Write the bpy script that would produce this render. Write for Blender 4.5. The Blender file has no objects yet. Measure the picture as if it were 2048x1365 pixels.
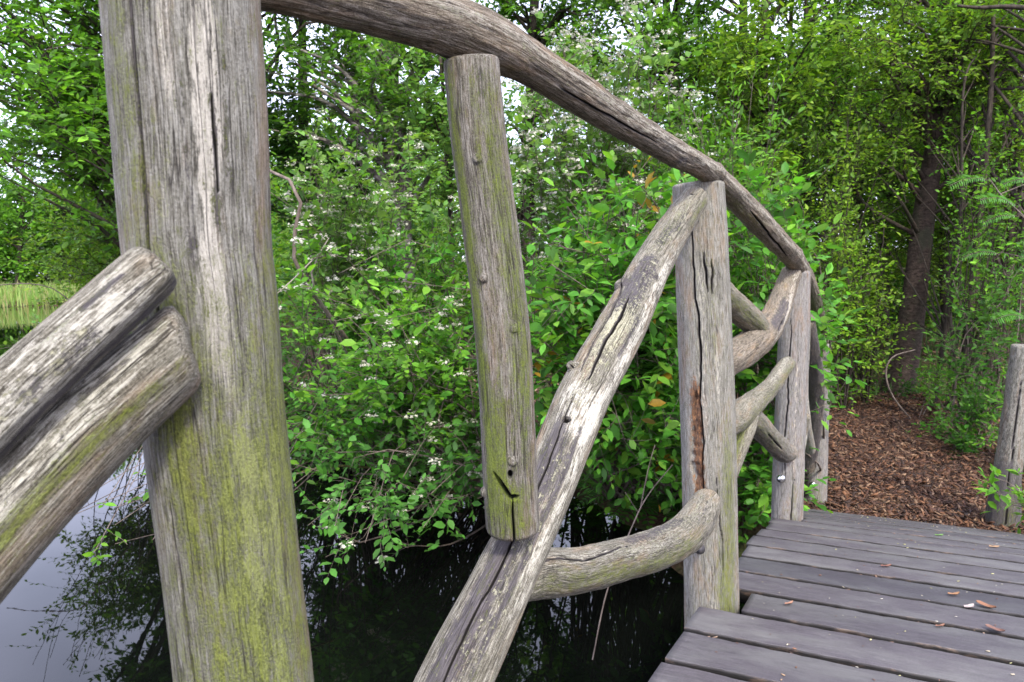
import bpy, math, random
import numpy as np
from math import radians, sin, cos, pi

# ------------------------------------------------------------------ camera, sky, sun, exposure
SC = bpy.context.scene
COL = SC.collection
FPX, PW, PH = 1479.0, 2048, 1365            # focal length in photo pixels
HORIZON, ROLL = 515.0, 0.034
CAM = np.array([0.0, 0.0, 2.3])
_p, _r = math.atan((PH / 2 - HORIZON) / FPX), math.atan(ROLL)
FWD = np.array([0, cos(_p), -sin(_p)])
_r0 = np.array([1.0, 0, 0]); _u0 = np.cross(_r0, FWD)
RIGHT = cos(_r) * _r0 - sin(_r) * _u0
UP = cos(_r) * _u0 + sin(_r) * _r0

cam = bpy.data.cameras.new('camera')
cam.lens, cam.sensor_width, cam.clip_start, cam.clip_end = 26.0, 36.0, 0.02, 900.0
cam.dof.use_dof, cam.dof.focus_distance, cam.dof.aperture_fstop = True, 1.35, 16.0
cob = bpy.data.objects.new('camera', cam); COL.objects.link(cob)
from mathutils import Matrix, Vector
M = Matrix.Identity(4)
for i in range(3):
    M[i][0], M[i][1], M[i][2], M[i][3] = RIGHT[i], UP[i], -FWD[i], CAM[i]
cob.matrix_world = M
SC.camera = cob

SUN_EL, SUN_AZ = radians(47), radians(160)   # azimuth clockwise from +Y: high, behind the viewer's right shoulder
world = bpy.data.worlds.new('World'); SC.world = world; world.use_nodes = True
wn, wl = world.node_tree.nodes, world.node_tree.links
bg = wn['Background']
sky = wn.new('ShaderNodeTexSky'); sky.sky_type = 'NISHITA'; sky.sun_disc = False
sky.sun_elevation, sky.sun_rotation = SUN_EL, SUN_AZ
sky.air_density, sky.dust_density, sky.ozone_density = 1.0, 3.0, 1.0
# thin bright cloud cover over the blue
wtc = wn.new('ShaderNodeTexCoord'); wno = wn.new('ShaderNodeTexNoise'); wno.inputs['Scale'].default_value = 2.2
wno.inputs['Detail'].default_value = 5
wl.new(wtc.outputs['Generated'], wno.inputs['Vector'])
wr = wn.new('ShaderNodeValToRGB'); wr.color_ramp.elements[0].position = .34; wr.color_ramp.elements[1].position = .62
wr.color_ramp.elements[0].color = (.45, .45, .45, 1); wr.color_ramp.elements[1].color = (.85, .85, .85, 1)
wl.new(wno.outputs['Fac'], wr.inputs[0])
wm = wn.new('ShaderNodeMix'); wm.data_type = 'RGBA'
wl.new(wr.outputs[0], wm.inputs[0]); wl.new(sky.outputs[0], wm.inputs[6]); wm.inputs[7].default_value = (9.6, 9.9, 13.2, 1)
wl.new(wm.outputs[2], bg.inputs['Color']); bg.inputs['Strength'].default_value = 0.125

sun = bpy.data.lights.new('sun', 'SUN'); sun.energy = 2.3; sun.angle = radians(9); sun.color = (1.0, .97, .85)
sob = bpy.data.objects.new('sun', sun); COL.objects.link(sob)
sdir = Vector((sin(SUN_AZ) * cos(SUN_EL), cos(SUN_AZ) * cos(SUN_EL), sin(SUN_EL)))
sob.rotation_euler = sdir.to_track_quat('Z', 'Y').to_euler(); sob.location = (0, -5, 20)
SC.view_settings.view_transform = 'Standard'; SC.view_settings.look = 'None'
SC.view_settings.exposure = 1.42; SC.view_settings.gamma = 1.0
SC.cycles.max_bounces = 8; SC.cycles.transmission_bounces = 6; SC.cycles.transparent_max_bounces = 6
SC.cycles.diffuse_bounces = 3; SC.cycles.glossy_bounces = 3
SC.cycles.sample_clamp_indirect = 6.0
SC.cycles.use_adaptive_sampling = True

# ------------------------------------------------------------------ helpers
WATER_Z = 0.35
RS = np.random.RandomState

def nz(v):
    v = np.asarray(v, float); return v / np.maximum(np.linalg.norm(v, axis=-1, keepdims=True), 1e-9)

def at(x, y, Y):
    """photo pixel + real distance ahead of the camera (world Y) -> a point of the place"""
    d = (x - PW / 2) / FPX * RIGHT - (y - PH / 2) / FPX * UP + FWD
    return CAM + d * (Y / d[1])

def tag(o, label=None, cat=None, group=None, kind=None):
    if label: o['label'] = label
    if cat: o['category'] = cat
    if group: o['group'] = group
    if kind: o['kind'] = kind
    return o

def empty(name, loc, label, cat, group=None):
    o = bpy.data.objects.new(name, None); o.location = [float(c) for c in loc]; o.empty_display_size = .1
    COL.objects.link(o); return tag(o, label, cat, group)

def build(name, V, polys, mat, parent=None, attrs=None, smooth=True):
    """polys: list of int arrays (n,k); vertices are given in world space"""
    V = np.asarray(V, np.float32).copy()
    if parent is not None: V -= np.array(parent.matrix_basis.translation if parent.parent is None else parent['_o'], np.float32)
    me = bpy.data.meshes.new(name)
    polys = [np.asarray(p, np.int32) for p in polys if len(p)]
    loops = np.concatenate([p.ravel() for p in polys]); sizes = np.concatenate([np.full(len(p), p.shape[1], np.int32) for p in polys])
    starts = np.concatenate([[0], np.cumsum(sizes)[:-1]]).astype(np.int32)
    me.vertices.add(len(V)); me.vertices.foreach_set('co', V.ravel())
    me.loops.add(len(loops)); me.loops.foreach_set('vertex_index', loops)
    me.polygons.add(len(sizes)); me.polygons.foreach_set('loop_start', starts); me.polygons.foreach_set('loop_total', sizes)
    if smooth: me.polygons.foreach_set('use_smooth', np.ones(len(sizes), bool))
    for an, (ty, arr) in (attrs or {}).items():
        a = me.attributes.new(an, ty, 'POINT')
        a.data.foreach_set('color' if ty == 'FLOAT_COLOR' else 'vector', np.asarray(arr, np.float32).ravel())
    me.update(calc_edges=True); me.validate()
    me.materials.append(mat)
    o = bpy.data.objects.new(name, me); COL.objects.link(o)
    if parent is not None: o.parent = parent
    return o

_h = RS(5).rand(4096).astype(np.float32)
_pm = RS(6).permutation(4096)
def vnoise(P):
    """value noise in 3D, 0..1"""
    P = np.asarray(P, float); i = np.floor(P).astype(int); f = P - i; f = f * f * (3 - 2 * f)
    out = 0
    for a in (0, 1):
        for b in (0, 1):
            for c in (0, 1):
                k = _pm[(_pm[(_pm[(i[..., 0] + a) & 4095] + i[..., 1] + b) & 4095] + i[..., 2] + c) & 4095]
                w = (f[..., 0] if a else 1 - f[..., 0]) * (f[..., 1] if b else 1 - f[..., 1]) * (f[..., 2] if c else 1 - f[..., 2])
                out = out + w * _h[k]
    return out

def spline(pts, n):
    """Catmull-Rom through pts (any width), n samples even in length of the first three columns"""
    P = np.asarray(pts, float)
    if len(P) == 2:
        t = np.linspace(0, 1, n)[:, None]; return P[0] * (1 - t) + P[1] * t
    Q = np.vstack([2 * P[0] - P[1], P, 2 * P[-1] - P[-2]])
    out = []
    for k in range(1, len(Q) - 2):
        t = np.linspace(0, 1, 40, endpoint=False)[:, None]
        a, b, c, d = Q[k - 1], Q[k], Q[k + 1], Q[k + 2]
        out.append(.5 * (2 * b + (c - a) * t + (2 * a - 5 * b + 4 * c - d) * t ** 2 + (3 * b - a - 3 * c + d) * t ** 3))
    S = np.vstack(out + [P[-1:]])
    L = np.concatenate([[0], np.cumsum(np.linalg.norm(np.diff(S[:, :3], axis=0), axis=1))])
    return np.stack([np.interp(np.linspace(0, L[-1], n), L, S[:, j]) for j in range(S.shape[1])], 1)

def smooth01(x): x = np.clip(x, 0, 1); return x * x * (3 - 2 * x)

# ------------------------------------------------------------------ materials
class NT:
    def __init__(s, name):
        s.m = bpy.data.materials.new(name); s.m.use_nodes = True
        s.n, s.l = s.m.node_tree.nodes, s.m.node_tree.links
        s.b = s.n['Principled BSDF']; s.out = s.n['Material Output']
    def new(s, t, **k):
        x = s.n.new('ShaderNode' + t)
        for a, v in k.items(): setattr(x, a, v)
        return x
    def link(s, a, b): s.l.new(a, b)
    def attr(s, name): a = s.new('Attribute'); a.attribute_name = name; return a
    def noise(s, vec, scale, detail=4, rough=.55, sc3=None, dist=0):
        if sc3 is not None:
            mp = s.new('Mapping'); mp.inputs['Scale'].default_value = sc3; s.link(vec, mp.inputs['Vector']); vec = mp.outputs[0]
        t = s.new('TexNoise'); t.inputs['Scale'].default_value = scale; t.inputs['Detail'].default_value = detail
        t.inputs['Roughness'].default_value = rough; t.inputs['Distortion'].default_value = dist
        s.link(vec, t.inputs['Vector']); return t.outputs['Fac']
    def ramp(s, f, stops):
        r = s.new('ValToRGB'); e = r.color_ramp.elements
        while len(e) < len(stops): e.new(.5)
        for i, (p, c) in enumerate(stops):
            e[i].position = p; e[i].color = (c, c, c, 1) if isinstance(c, (int, float)) else (*c, 1)
        s.link(f, r.inputs[0]); return r.outputs[0]
    def math(s, op, a, b=None, c=None, clamp=False):
        m = s.new('Math', operation=op, use_clamp=clamp)
        for i, v in enumerate((a, b, c)):
            if v is None: continue
            if isinstance(v, (int, float)): m.inputs[i].default_value = v
            else: s.link(v, m.inputs[i])
        return m.outputs[0]
    def mix(s, f, a, b, mode='MIX'):
        m = s.new('Mix', data_type='RGBA', blend_type=mode)
        for i, v in ((0, f), (6, a), (7, b)):
            if isinstance(v, tuple): m.inputs[i].default_value = (*v, 1)
            elif isinstance(v, (int, float)): m.inputs[i].default_value = v
            else: s.link(v, m.inputs[i])
        return m.outputs[2]
    def bump(s, h, strength, dist, normal=None):
        b = s.new('Bump'); b.inputs['Strength'].default_value = strength; b.inputs['Distance'].default_value = dist
        s.link(h, b.inputs['Height'])
        if normal: s.link(normal, b.inputs['Normal'])
        return b.outputs[0]

def wood_mat(name, c0, c1, c2, warm=(.3, .2, .13), moss=(.17, .20, .03), bare=(.6, .53, .45), pits=.6):
    """weathered log: grain runs along the third coordinate of the 'grain' attribute; 'stain' = moss, bare, dark, lichen masks"""
    t = NT(name); g = t.attr('grain').outputs['Vector']; ms = t.attr('stain_shade')
    sep = t.new('SeparateColor'); t.link(ms.outputs['Color'], sep.inputs[0])
    mo, ba, da, li = sep.outputs[0], sep.outputs[1], sep.outputs[2], ms.outputs['Alpha']
    warp = t.new('VectorMath', operation='MULTIPLY_ADD'); nw = t.new('TexNoise'); nw.inputs['Scale'].default_value = 14; nw.inputs['Detail'].default_value = 2
    t.link(g, nw.inputs['Vector']); t.link(nw.outputs['Color'], warp.inputs[0]); warp.inputs[1].default_value = (.0035, .0035, .01); t.link(g, warp.inputs[2]); g2 = warp.outputs[0]
    fib = t.noise(g2, 1, 6, .75, (760, 760, 30))
    stk = t.noise(g2, 1, 6, .72, (260, 260, 10))
    brd = t.noise(g2, 1, 4, .6, (34, 34, 7))
    pat = t.noise(g2, 1, 8, .8, (120, 120, 48))
    spk = t.noise(g, 1, 4, .7, (700, 700, 420))
    def amp(n, k): return t.math('MULTIPLY', t.math('SUBTRACT', n, .5), k)
    def add(*a):
        r = a[0]
        for x in a[1:]: r = t.math('ADD', r, x)
        return r
    f = add(.5, amp(fib, 1.5), amp(stk, .42), amp(brd, .35), amp(spk, .7))
    col = t.ramp(f, [(.17, tuple(x * .3 for x in c0)), (.35, c0), (.52, c1), (.75, c2)])
    col = t.mix(t.ramp(add(brd, amp(pat, .6)), [(.5, 0), (.68, .6)]), col, t.mix(1.0, col, tuple(x * 2.6 for x in warm), 'MULTIPLY'))
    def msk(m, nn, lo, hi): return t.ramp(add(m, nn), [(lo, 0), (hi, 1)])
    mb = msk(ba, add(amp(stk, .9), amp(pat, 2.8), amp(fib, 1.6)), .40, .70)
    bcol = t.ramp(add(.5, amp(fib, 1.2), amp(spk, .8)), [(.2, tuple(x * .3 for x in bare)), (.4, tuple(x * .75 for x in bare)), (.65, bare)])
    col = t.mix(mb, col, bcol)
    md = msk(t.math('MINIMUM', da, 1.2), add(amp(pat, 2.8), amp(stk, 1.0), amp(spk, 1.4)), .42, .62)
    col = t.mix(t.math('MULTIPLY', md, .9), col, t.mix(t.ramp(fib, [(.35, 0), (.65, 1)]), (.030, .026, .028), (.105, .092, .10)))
    ln = t.noise(g, 1, 7, .8, (170, 170, 110))
    ml = msk(li, add(amp(ln, 2.6), amp(stk, .6)), .50, .60)
    lc = t.mix(t.ramp(spk, [(.4, 0), (.6, 1)]), (.20, .19, .11), (.47, .44, .33))
    col = t.mix(t.math('MULTIPLY', ml, .9), col, lc)
    mm = msk(mo, add(amp(spk, 1.3), amp(pat, 2.2), amp(stk, 1.6)), .16, .84)
    mcol = t.ramp(add(.5, amp(spk, 1.1), amp(pat, .8)), [(.25, tuple(x * .28 for x in moss)), (.5, tuple(x * .75 for x in moss)), (.75, tuple(x * 1.25 for x in moss))])
    col = t.mix(t.math('MULTIPLY', mm, .82), col, mcol)
    mr = msk(t.math('MULTIPLY', mo, -1.0), add(amp(pat, 2.4), amp(stk, 1.0)), .42, .62)
    col = t.mix(t.math('MULTIPLY', mr, .9), col, t.ramp(add(.5, amp(pat, 1.6), amp(fib, 1.2)), [(.3, (.035, .018, .012)), (.55, (.13, .06, .03)), (.8, (.36, .17, .07))]))
    ck = t.noise(g2, 1, 2, .5, (110, 110, 2.2)); ckm = t.math('ABSOLUTE', t.math('SUBTRACT', ck, .5))
    ckl = t.ramp(ckm, [(.0, 0), (.016, 1)]); ckg = t.ramp(t.noise(g, 1, 2, .5, (30, 30, 9)), [(.46, 1), (.54, 0)])
    ckf = t.math('MAXIMUM', ckl, ckg)
    col = t.mix(t.math('MULTIPLY', t.math('SUBTRACT', 1.0, ckf), .8), col, (.025, .02, .018))
    deep = t.ramp(t.math('MULTIPLY', da, .25), [(.42, 0), (.58, 1)])
    col = t.mix(deep, col, (.012, .010, .009))
    t.link(col, t.b.inputs['Base Color'])
    t.b.inputs['Roughness'].default_value = .9; t.b.inputs['Specular IOR Level'].default_value = .18
    h = add(t.math('MULTIPLY', fib, .7), t.math('MULTIPLY', stk, 1.0), t.math('MULTIPLY', spk, pits), t.math('MULTIPLY', t.math('MULTIPLY', mm, spk), .8), t.math('MULTIPLY', ml, .35), t.math('MULTIPLY', ckf, .6))
    t.link(t.bump(h, 1.0, .0026), t.b.inputs['Normal'])
    return t.m

W_POST = wood_mat('weathered_post_wood', (.105, .096, .078), (.218, .206, .176), (.37, .352, .318), moss=(.195, .225, .035), bare=(.50, .46, .395))
W_RAIL = wood_mat('weathered_rail_wood', (.075, .058, .041), (.18, .148, .112), (.38, .335, .272), warm=(.36, .26, .17), bare=(.43, .39, .325))
W_BRACE = wood_mat('lichened_brace_wood', (.072, .063, .047), (.19, .173, .136), (.40, .372, .31), bare=(.57, .535, .455))
W_GREEN = wood_mat('algae_grey_wood', (.083, .073, .056), (.19, .170, .142), (.355, .332, .295), moss=(.165, .215, .02))
W_FAR = wood_mat('silver_post_wood', (.11, .097, .088), (.226, .21, .196), (.365, .345, .33), moss=(.20, .23, .055))

def metal_mat():
    t = NT('bolt_steel'); t.b.inputs['Metallic'].default_value = 1; t.b.inputs['Roughness'].default_value = .22
    tc = t.new('TexCoord'); n = t.noise(tc.outputs['Object'], 90, 3)
    t.link(t.ramp(n, [(.3, (.5, .5, .5)), (.7, (.72, .71, .69))]), t.b.inputs['Base Color']); return t.m
def dark_metal_mat():
    t = NT('blackened_bolt'); t.b.inputs['Metallic'].default_value = .6; t.b.inputs['Roughness'].default_value = .6
    tc = t.new('TexCoord'); n = t.noise(tc.outputs['Object'], 60, 3)
    t.link(t.ramp(n, [(.3, (.03, .03, .035)), (.7, (.09, .08, .08))]), t.b.inputs['Base Color']); return t.m
STEEL, DARKBOLT = metal_mat(), dark_metal_mat()

def leaf_mat(name, trans=.40, rough=.46, spec=.15):
    t = NT(name); c = t.attr('tint').outputs['Color']
    g = t.new('NewGeometry')
    n = t.noise(g.outputs['Position'], 90, 2)
    col = t.mix(t.ramp(n, [(.35, 0), (.65, .35)]), c, t.mix(.5, c, (.02, .05, .01)))
    # paler underside
    col2 = t.mix(g.outputs['Backfacing'], col, t.mix(.35, col, (.16, .22, .12)))
    t.link(col2, t.b.inputs['Base Color']); t.b.inputs['Roughness'].default_value = rough
    t.b.inputs['Specular IOR Level'].default_value = spec
    tr = t.new('BsdfTranslucent'); tc = t.mix(1.0, col, (1.5, 1.55, .55), 'MULTIPLY'); t.link(tc, tr.inputs['Color'])
    mx = t.new('MixShader'); mx.inputs[0].default_value = trans
    t.link(t.b.outputs[0], mx.inputs[1]); t.link(tr.outputs[0], mx.inputs[2]); t.link(mx.outputs[0], t.out.inputs['Surface'])
    return t.m
LEAF = leaf_mat('leaf'); LEAF_GLOSSY = leaf_mat('glossy_leaf', .3, .3, .55)

def bark_mat(name, a, b, c=None, sc=(30, 30, 8)):
    t = NT(name); tc = t.new('TexCoord'); o = tc.outputs['Object']
    n = t.noise(o, 1, 5, .65, sc); n2 = t.noise(o, 1, 4, .6, (4, 4, 3))
    col = t.ramp(n, [(.32, a), (.68, b)])
    if c: col = t.mix(t.ramp(n2, [(.48, 0), (.62, .8)]), col, c)
    t.link(col, t.b.inputs['Base Color']); t.b.inputs['Roughness'].default_value = .9; t.b.inputs['Specular IOR Level'].default_value = .15
    t.link(t.bump(n, .8, .02), t.b.inputs['Normal']); return t.m
BARK = bark_mat('brown_bark', (.035, .027, .021), (.115, .09, .07), (.07, .075, .045))
BARK_DARK = bark_mat('dark_bark', (.02, .016, .013), (.07, .055, .043))
BARK_RED = bark_mat('reddish_dark_bark', (.024, .017, .014), (.095, .068, .053), (.05, .05, .032), (22, 22, 40))
TWIG = bark_mat('twig_bark', (.07, .052, .042), (.20, .16, .135))
TWIG_PALE = bark_mat('dead_twig_bark', (.20, .16, .13), (.42, .36, .31))
def birch_mat():
    t = NT('birch_bark'); o = t.new('TexCoord').outputs['Object']
    n = t.noise(o, 1, 5, .6, (6, 6, 30)); n2 = t.noise(o, 1, 4, .6, (3, 3, 2))
    col = t.ramp(n, [(.38, (.05, .042, .036)), (.5, (.26, .22, .19)), (.7, (.45, .41, .38))])
    col = t.mix(t.ramp(n2, [(.42, 0), (.58, .85)]), col, (.05, .04, .03))
    t.link(col, t.b.inputs['Base Color']); t.b.inputs['Roughness'].default_value = .8
    t.link(t.bump(n, .5, .01), t.b.inputs['Normal']); return t.m
BIRCH = birch_mat()
def petal_mat():
    t = NT('white_petal'); c = t.attr('tint').outputs['Color']; t.link(c, t.b.inputs['Base Color']); t.b.inputs['Roughness'].default_value = .6
    tr = t.new('BsdfTranslucent'); t.link(c, tr.inputs['Color']); mx = t.new('MixShader'); mx.inputs[0].default_value = .25
    t.link(t.b.outputs[0], mx.inputs[1]); t.link(tr.outputs[0], mx.inputs[2]); t.link(mx.outputs[0], t.out.inputs['Surface']); return t.m
PETAL = petal_mat()

def water_mat():
    t = NT('still_dark_water'); o = t.new('NewGeometry').outputs['Position']
    n = t.noise(o, 1, 2, .5, (1.3, 1.3, 1)); n2 = t.noise(o, 1, 3, .5, (6, 6, 1))
    h = t.math('ADD', n, t.math('MULTIPLY', n2, .12))
    t.b.inputs['Base Color'].default_value = (.002, .0025, .002, 1); t.b.inputs['Roughness'].default_value = .015
    t.b.inputs['IOR'].default_value = 1.333; t.b.inputs['Specular IOR Level'].default_value = .5
    t.link(t.bump(h, .05, .03), t.b.inputs['Normal']); return t.m
def ground_mat():
    t = NT('woodland_ground'); o = t.new('NewGeometry').outputs['Position']
    n = t.noise(o, 9, 6, .7); n2 = t.noise(o, 1.1, 4, .6); n3 = t.noise(o, 45, 4, .7)
    soil = t.ramp(n3, [(.32, (.028, .017, .011)), (.55, (.085, .05, .032)), (.75, (.17, .105, .065))])
    green = t.ramp(n, [(.3, (.02, .045, .012)), (.7, (.07, .12, .025))])
    t.link(t.mix(t.ramp(n2, [(.47, 0), (.6, .75)]), soil, green), t.b.inputs['Base Color'])
    t.b.inputs['Roughness'].default_value = .95; t.b.inputs['Specular IOR Level'].default_value = .1
    t.link(t.bump(t.math('ADD', n, n3), 1, .04), t.b.inputs['Normal']); return t.m
def mulch_mat():
    t = NT('bark_mulch'); o = t.new('NewGeometry').outputs['Position']
    n3 = t.noise(o, 60, 5, .7); n = t.noise(o, 5, 4, .6)
    col = t.ramp(n3, [(.3, (.022, .012, .008)), (.5, (.085, .04, .022)), (.72, (.24, .12, .06))])
    t.link(t.mix(t.ramp(n, [(.4, 0), (.7, .4)]), col, (.04, .022, .014)), t.b.inputs['Base Color'])
    t.b.inputs['Roughness'].default_value = .85; t.link(t.bump(n3, 1, .03), t.b.inputs['Normal']); return t.m
def tint_mat(name, rough=.8, spec=.2):
    t = NT(name); c = t.attr('tint').outputs['Color']; o = t.new('NewGeometry').outputs['Position']
    n = t.noise(o, 160, 3); t.link(t.mix(t.ramp(n, [(.35, 0), (.7, .5)]), c, t.mix(.6, c, (.03, .02, .015))), t.b.inputs['Base Color'])
    t.b.inputs['Roughness'].default_value = rough; t.b.inputs['Specular IOR Level'].default_value = spec; return t.m
CHIP = tint_mat('wood_chip', .75, .3); DRYLEAF = tint_mat('dry_leaf', .6, .35); BLADE = leaf_mat('reed_blade', .35, .6, .2)

def deck_mat():
    t = NT('dark_deck_boards'); g = t.attr('grain').outputs['Vector']; c = t.attr('stain_shade')
    sep = t.new('SeparateColor'); t.link(c.outputs['Color'], sep.inputs[0])
    fine = t.noise(g, 1, 6, .78, (14, 190, 190)); grit = t.noise(g, 330, 5, .75); patch = t.noise(g, 1, 5, .65, (3.2, 7, 7))
    worn = t.noise(g, 1, 5, .7, (9, 26, 26))
    col = t.ramp(t.math('ADD', t.math('MULTIPLY', fine, .5), t.math('MULTIPLY', grit, .5)), [(.34, (.022, .0195, .021)), (.50, (.052, .0455, .050)), (.74, (.125, .112, .116))])
    col = t.mix(t.ramp(patch, [(.42, 0), (.62, .6)]), col, t.mix(.5, col, (.15, .155, .135)))
    col = t.mix(1.0, col, t.mix(sep.outputs[0], (.72, .72, .76), (1.28, 1.25, 1.25)), 'MULTIPLY')
    # splintered, wet-brown edges beside the gaps
    e = t.math('ADD', sep.outputs[1], t.math('MULTIPLY', t.math('SUBTRACT', worn, .5), 1.6))
    col = t.mix(t.ramp(e, [(.80, 0), (1.0, .85)]), col, t.mix(t.ramp(worn, [(.5, 0), (.62, 1)]), (.05, .032, .022), (.22, .16, .12)))
    col = t.mix(sep.outputs[2], col, t.mix(t.ramp(worn, [(.55, 0), (.68, 1)]), (.010, .008, .007), (.085, .055, .038)))  # board sides near black with worn brown: shade of the gaps put into colour
    t.link(col, t.b.inputs['Base Color'])
    t.b.inputs['Roughness'].default_value = .58; t.b.inputs['Specular IOR Level'].default_value = .45
    t.link(t.ramp(t.noise(g, 1, 4, .6, (5, 9, 9)), [(.35, .5), (.7, .75)]), t.b.inputs['Roughness'])
    t.link(t.bump(t.math('ADD', t.math('MULTIPLY', fine, .9), grit), .7, .0022), t.b.inputs['Normal']); return t.m
DECK = deck_mat()

# ------------------------------------------------------------------ the setting: pond, ground, path
BA = np.array([sin(radians(27.7)), cos(radians(27.7)), 0]); BN = np.array([BA[1], -BA[0], 0])   # bridge axis, towards its right side
P0 = at(1410, 800, 1.905); P0[2] = 0                                                          # foot of the tall middle post
def bp(s, t, z=0.0): return P0 + BA * s + BN * t + np.array([0, 0, z])

POND = np.array([bp(2.0, 6)[:2], bp(2.25, 2.2)[:2], bp(2.35, .6)[:2], bp(2.3, -.35)[:2], (1.0, 5.1), (.5, 6.1), (-.9, 6.9), (-2.4, 8.0), (-3.7, 10.0), (-5.2, 13.5),
                 (-7.5, 20), (-10.5, 31), (-16, 42), (-30, 45), (-48, 44), (-75, 46), (-90, 20), (-80, -25), (-30, -45), bp(-6, 8)[:2]])
def pond_dist(x, y):
    """signed distance to the shore, negative in the water"""
    d = np.full(x.shape, 1e9); ins = np.zeros(x.shape, bool)
    for i in range(len(POND)):
        a, b = POND[i], POND[(i + 1) % len(POND)]; ab = b - a
        h = np.clip(((x - a[0]) * ab[0] + (y - a[1]) * ab[1]) / (ab @ ab), 0, 1)
        d = np.minimum(d, np.hypot(x - a[0] - h * ab[0], y - a[1] - h * ab[1]))
        cr = ((a[1] > y) != (b[1] > y)) & (x < (b[0] - a[0]) * (y - a[1]) / (b[1] - a[1] + 1e-12) + a[0]); ins ^= cr
    return np.where(ins, -d, d)
def ground_z(x, y):
    x = np.asarray(x, float); y = np.asarray(y, float); d = pond_dist(x, y)
    n = vnoise(np.stack([x * .8, y * .8, x * 0 + 3], -1)) - .5; n2 = vnoise(np.stack([x * .12, y * .12, x * 0 + 9], -1)) - .5
    z = np.where(d < 0, WATER_Z + .05 - .9 * smooth01((-d) / 1.2), WATER_Z + .05 + .22 * smooth01(d / .5) + .08 * smooth01(d / 4))
    z = z + n * .10 * smooth01(d / .8) + n2 * .5 * smooth01((d - 1) / 8)
    s = (x - P0[0]) * BA[0] + (y - P0[1]) * BA[1]; t = (x - P0[0]) * BN[0] + (y - P0[1]) * BN[1]
    wpath = smooth01((1.5 - np.abs(t - .55 - .02 * (s - 3) ** 2)) / .5) * smooth01((s - 2.2) / .4) * smooth01((9.5 - s) / 1.5)
    return z * (1 - wpath) + .585 * wpath

def grid(xs, ys, zf):
    X, Y = np.meshgrid(xs, ys); Z = zf(X, Y); V = np.stack([X, Y, Z], -1).reshape(-1, 3)
    nx, ny = len(xs), len(ys); i = (np.arange(ny - 1)[:, None] * nx + np.arange(nx - 1)[None]).ravel()
    return V, np.stack([i, i + 1, i + nx + 1, i + nx], 1)
u = np.linspace(-1, 1, 280); xs = 2 + np.sinh(u * 4.2) * 9.0; ys = 6 + np.sinh(u * 4.0) * 12.0
V, Fc = grid(xs, ys, ground_z)
tag(build('ground', V, [Fc], ground_mat()), kind='structure')
V, Fc = grid(np.linspace(-95, 14, 30), np.linspace(-50, 50, 30), lambda x, y: x * 0 + WATER_Z)
tag(build('water', V, [Fc], water_mat()), kind='structure')
# bark mulch path leaving the bridge
ps = np.linspace(2.78, 7.3, 50); hw = np.linspace(-1, 1, 22)
PV = []
for s in ps:
    c = .50 + .012 * (s - 3) ** 2; w = .92 * min(1, (7.9 - s) / 1.8)
    for h in hw:
        p = bp(s, c + h * (w + .10 * sin(s * 3.1 + h))); p[2] = .60 + .03 * vnoise(np.array([p[0] * 3, p[1] * 3, 0])) - .035 * abs(h) ** 4; PV.append(p)
PV = np.array(PV); i = (np.arange(49)[:, None] * 22 + np.arange(21)[None]).ravel()
tag(build('path', PV, [np.stack([i, i + 1, i + 23, i + 22], 1)], mulch_mat()), kind='structure')

def flakes(n, P, rs, l0, l1, aspect, cols, lift=.004, tilt=.35, curl=0.0):
    """flat chips as thin wedges: n positions P -> verts, polys, tints"""
    a = rs.rand(n) * 2 * pi; L = rs.uniform(l0, l1, n) * (.6 + .8 * rs.rand(n)); Wd = L * rs.uniform(.5, 1.2, n) * aspect
    d = np.stack([np.cos(a), np.sin(a), rs.normal(0, tilt, n)], 1); d = nz(d)
    nrm = nz(np.stack([rs.normal(0, tilt, n), rs.normal(0, tilt, n), np.ones(n)], 1)); sd = nz(np.cross(nrm, d)); nrm = np.cross(d, sd)
    P = P + np.array([0, 0, lift])
    T = [(-.5, -.5), (.42, -.42), (.5, .3), (-.38, .5)]; V = []
    for up in (0, 1):
        for (x, y) in T: V.append(P + d * (x * L)[:, None] + sd * (y * Wd)[:, None] + nrm * (up * Wd * .22 + curl * (x * x) * L)[:, None])
    V = np.stack(V, 1).reshape(-1, 3); b = np.arange(n)[:, None] * 8
    F = np.concatenate([b + np.array([f]) for f in ((3, 2, 1, 0), (4, 5, 6, 7), (0, 1, 5, 4), (1, 2, 6, 5), (2, 3, 7, 6), (3, 0, 4, 7))])
    c = np.asarray(cols)[rs.randint(0, len(cols), n)] * rs.uniform(.7, 1.25, n)[:, None]
    return V, F, np.repeat(np.c_[c, np.ones(n)], 8, 0)
rs = RS(3); n = 26000
s_ = 2.86 + 4.4 * rs.rand(n) ** 1.35; h_ = rs.uniform(-1, 1, n); c_ = .50 + .012 * (s_ - 3) ** 2
t_ = c_ + h_ * (.98 + .12 * rs.rand(n)) * np.minimum(1, (7.9 - s_) / 1.8)
P = P0 + BA * s_[:, None] + BN * t_[:, None]; P[:, 2] = .615 + .03 * rs.rand(n)
V, Fq, tc = flakes(n, P, rs, .014, .055, .32, [(.062, .027, .016), (.10, .043, .021), (.03, .016, .011), (.155, .07, .032), (.072, .036, .023), (.20, .12, .07)])
tag(build('mulch_chips', V, [Fq], CHIP, attrs={'tint': ('FLOAT_COLOR', tc)}, smooth=False), 'loose brown bark chips spread over the path beyond the bridge', 'mulch', kind='stuff')

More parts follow.
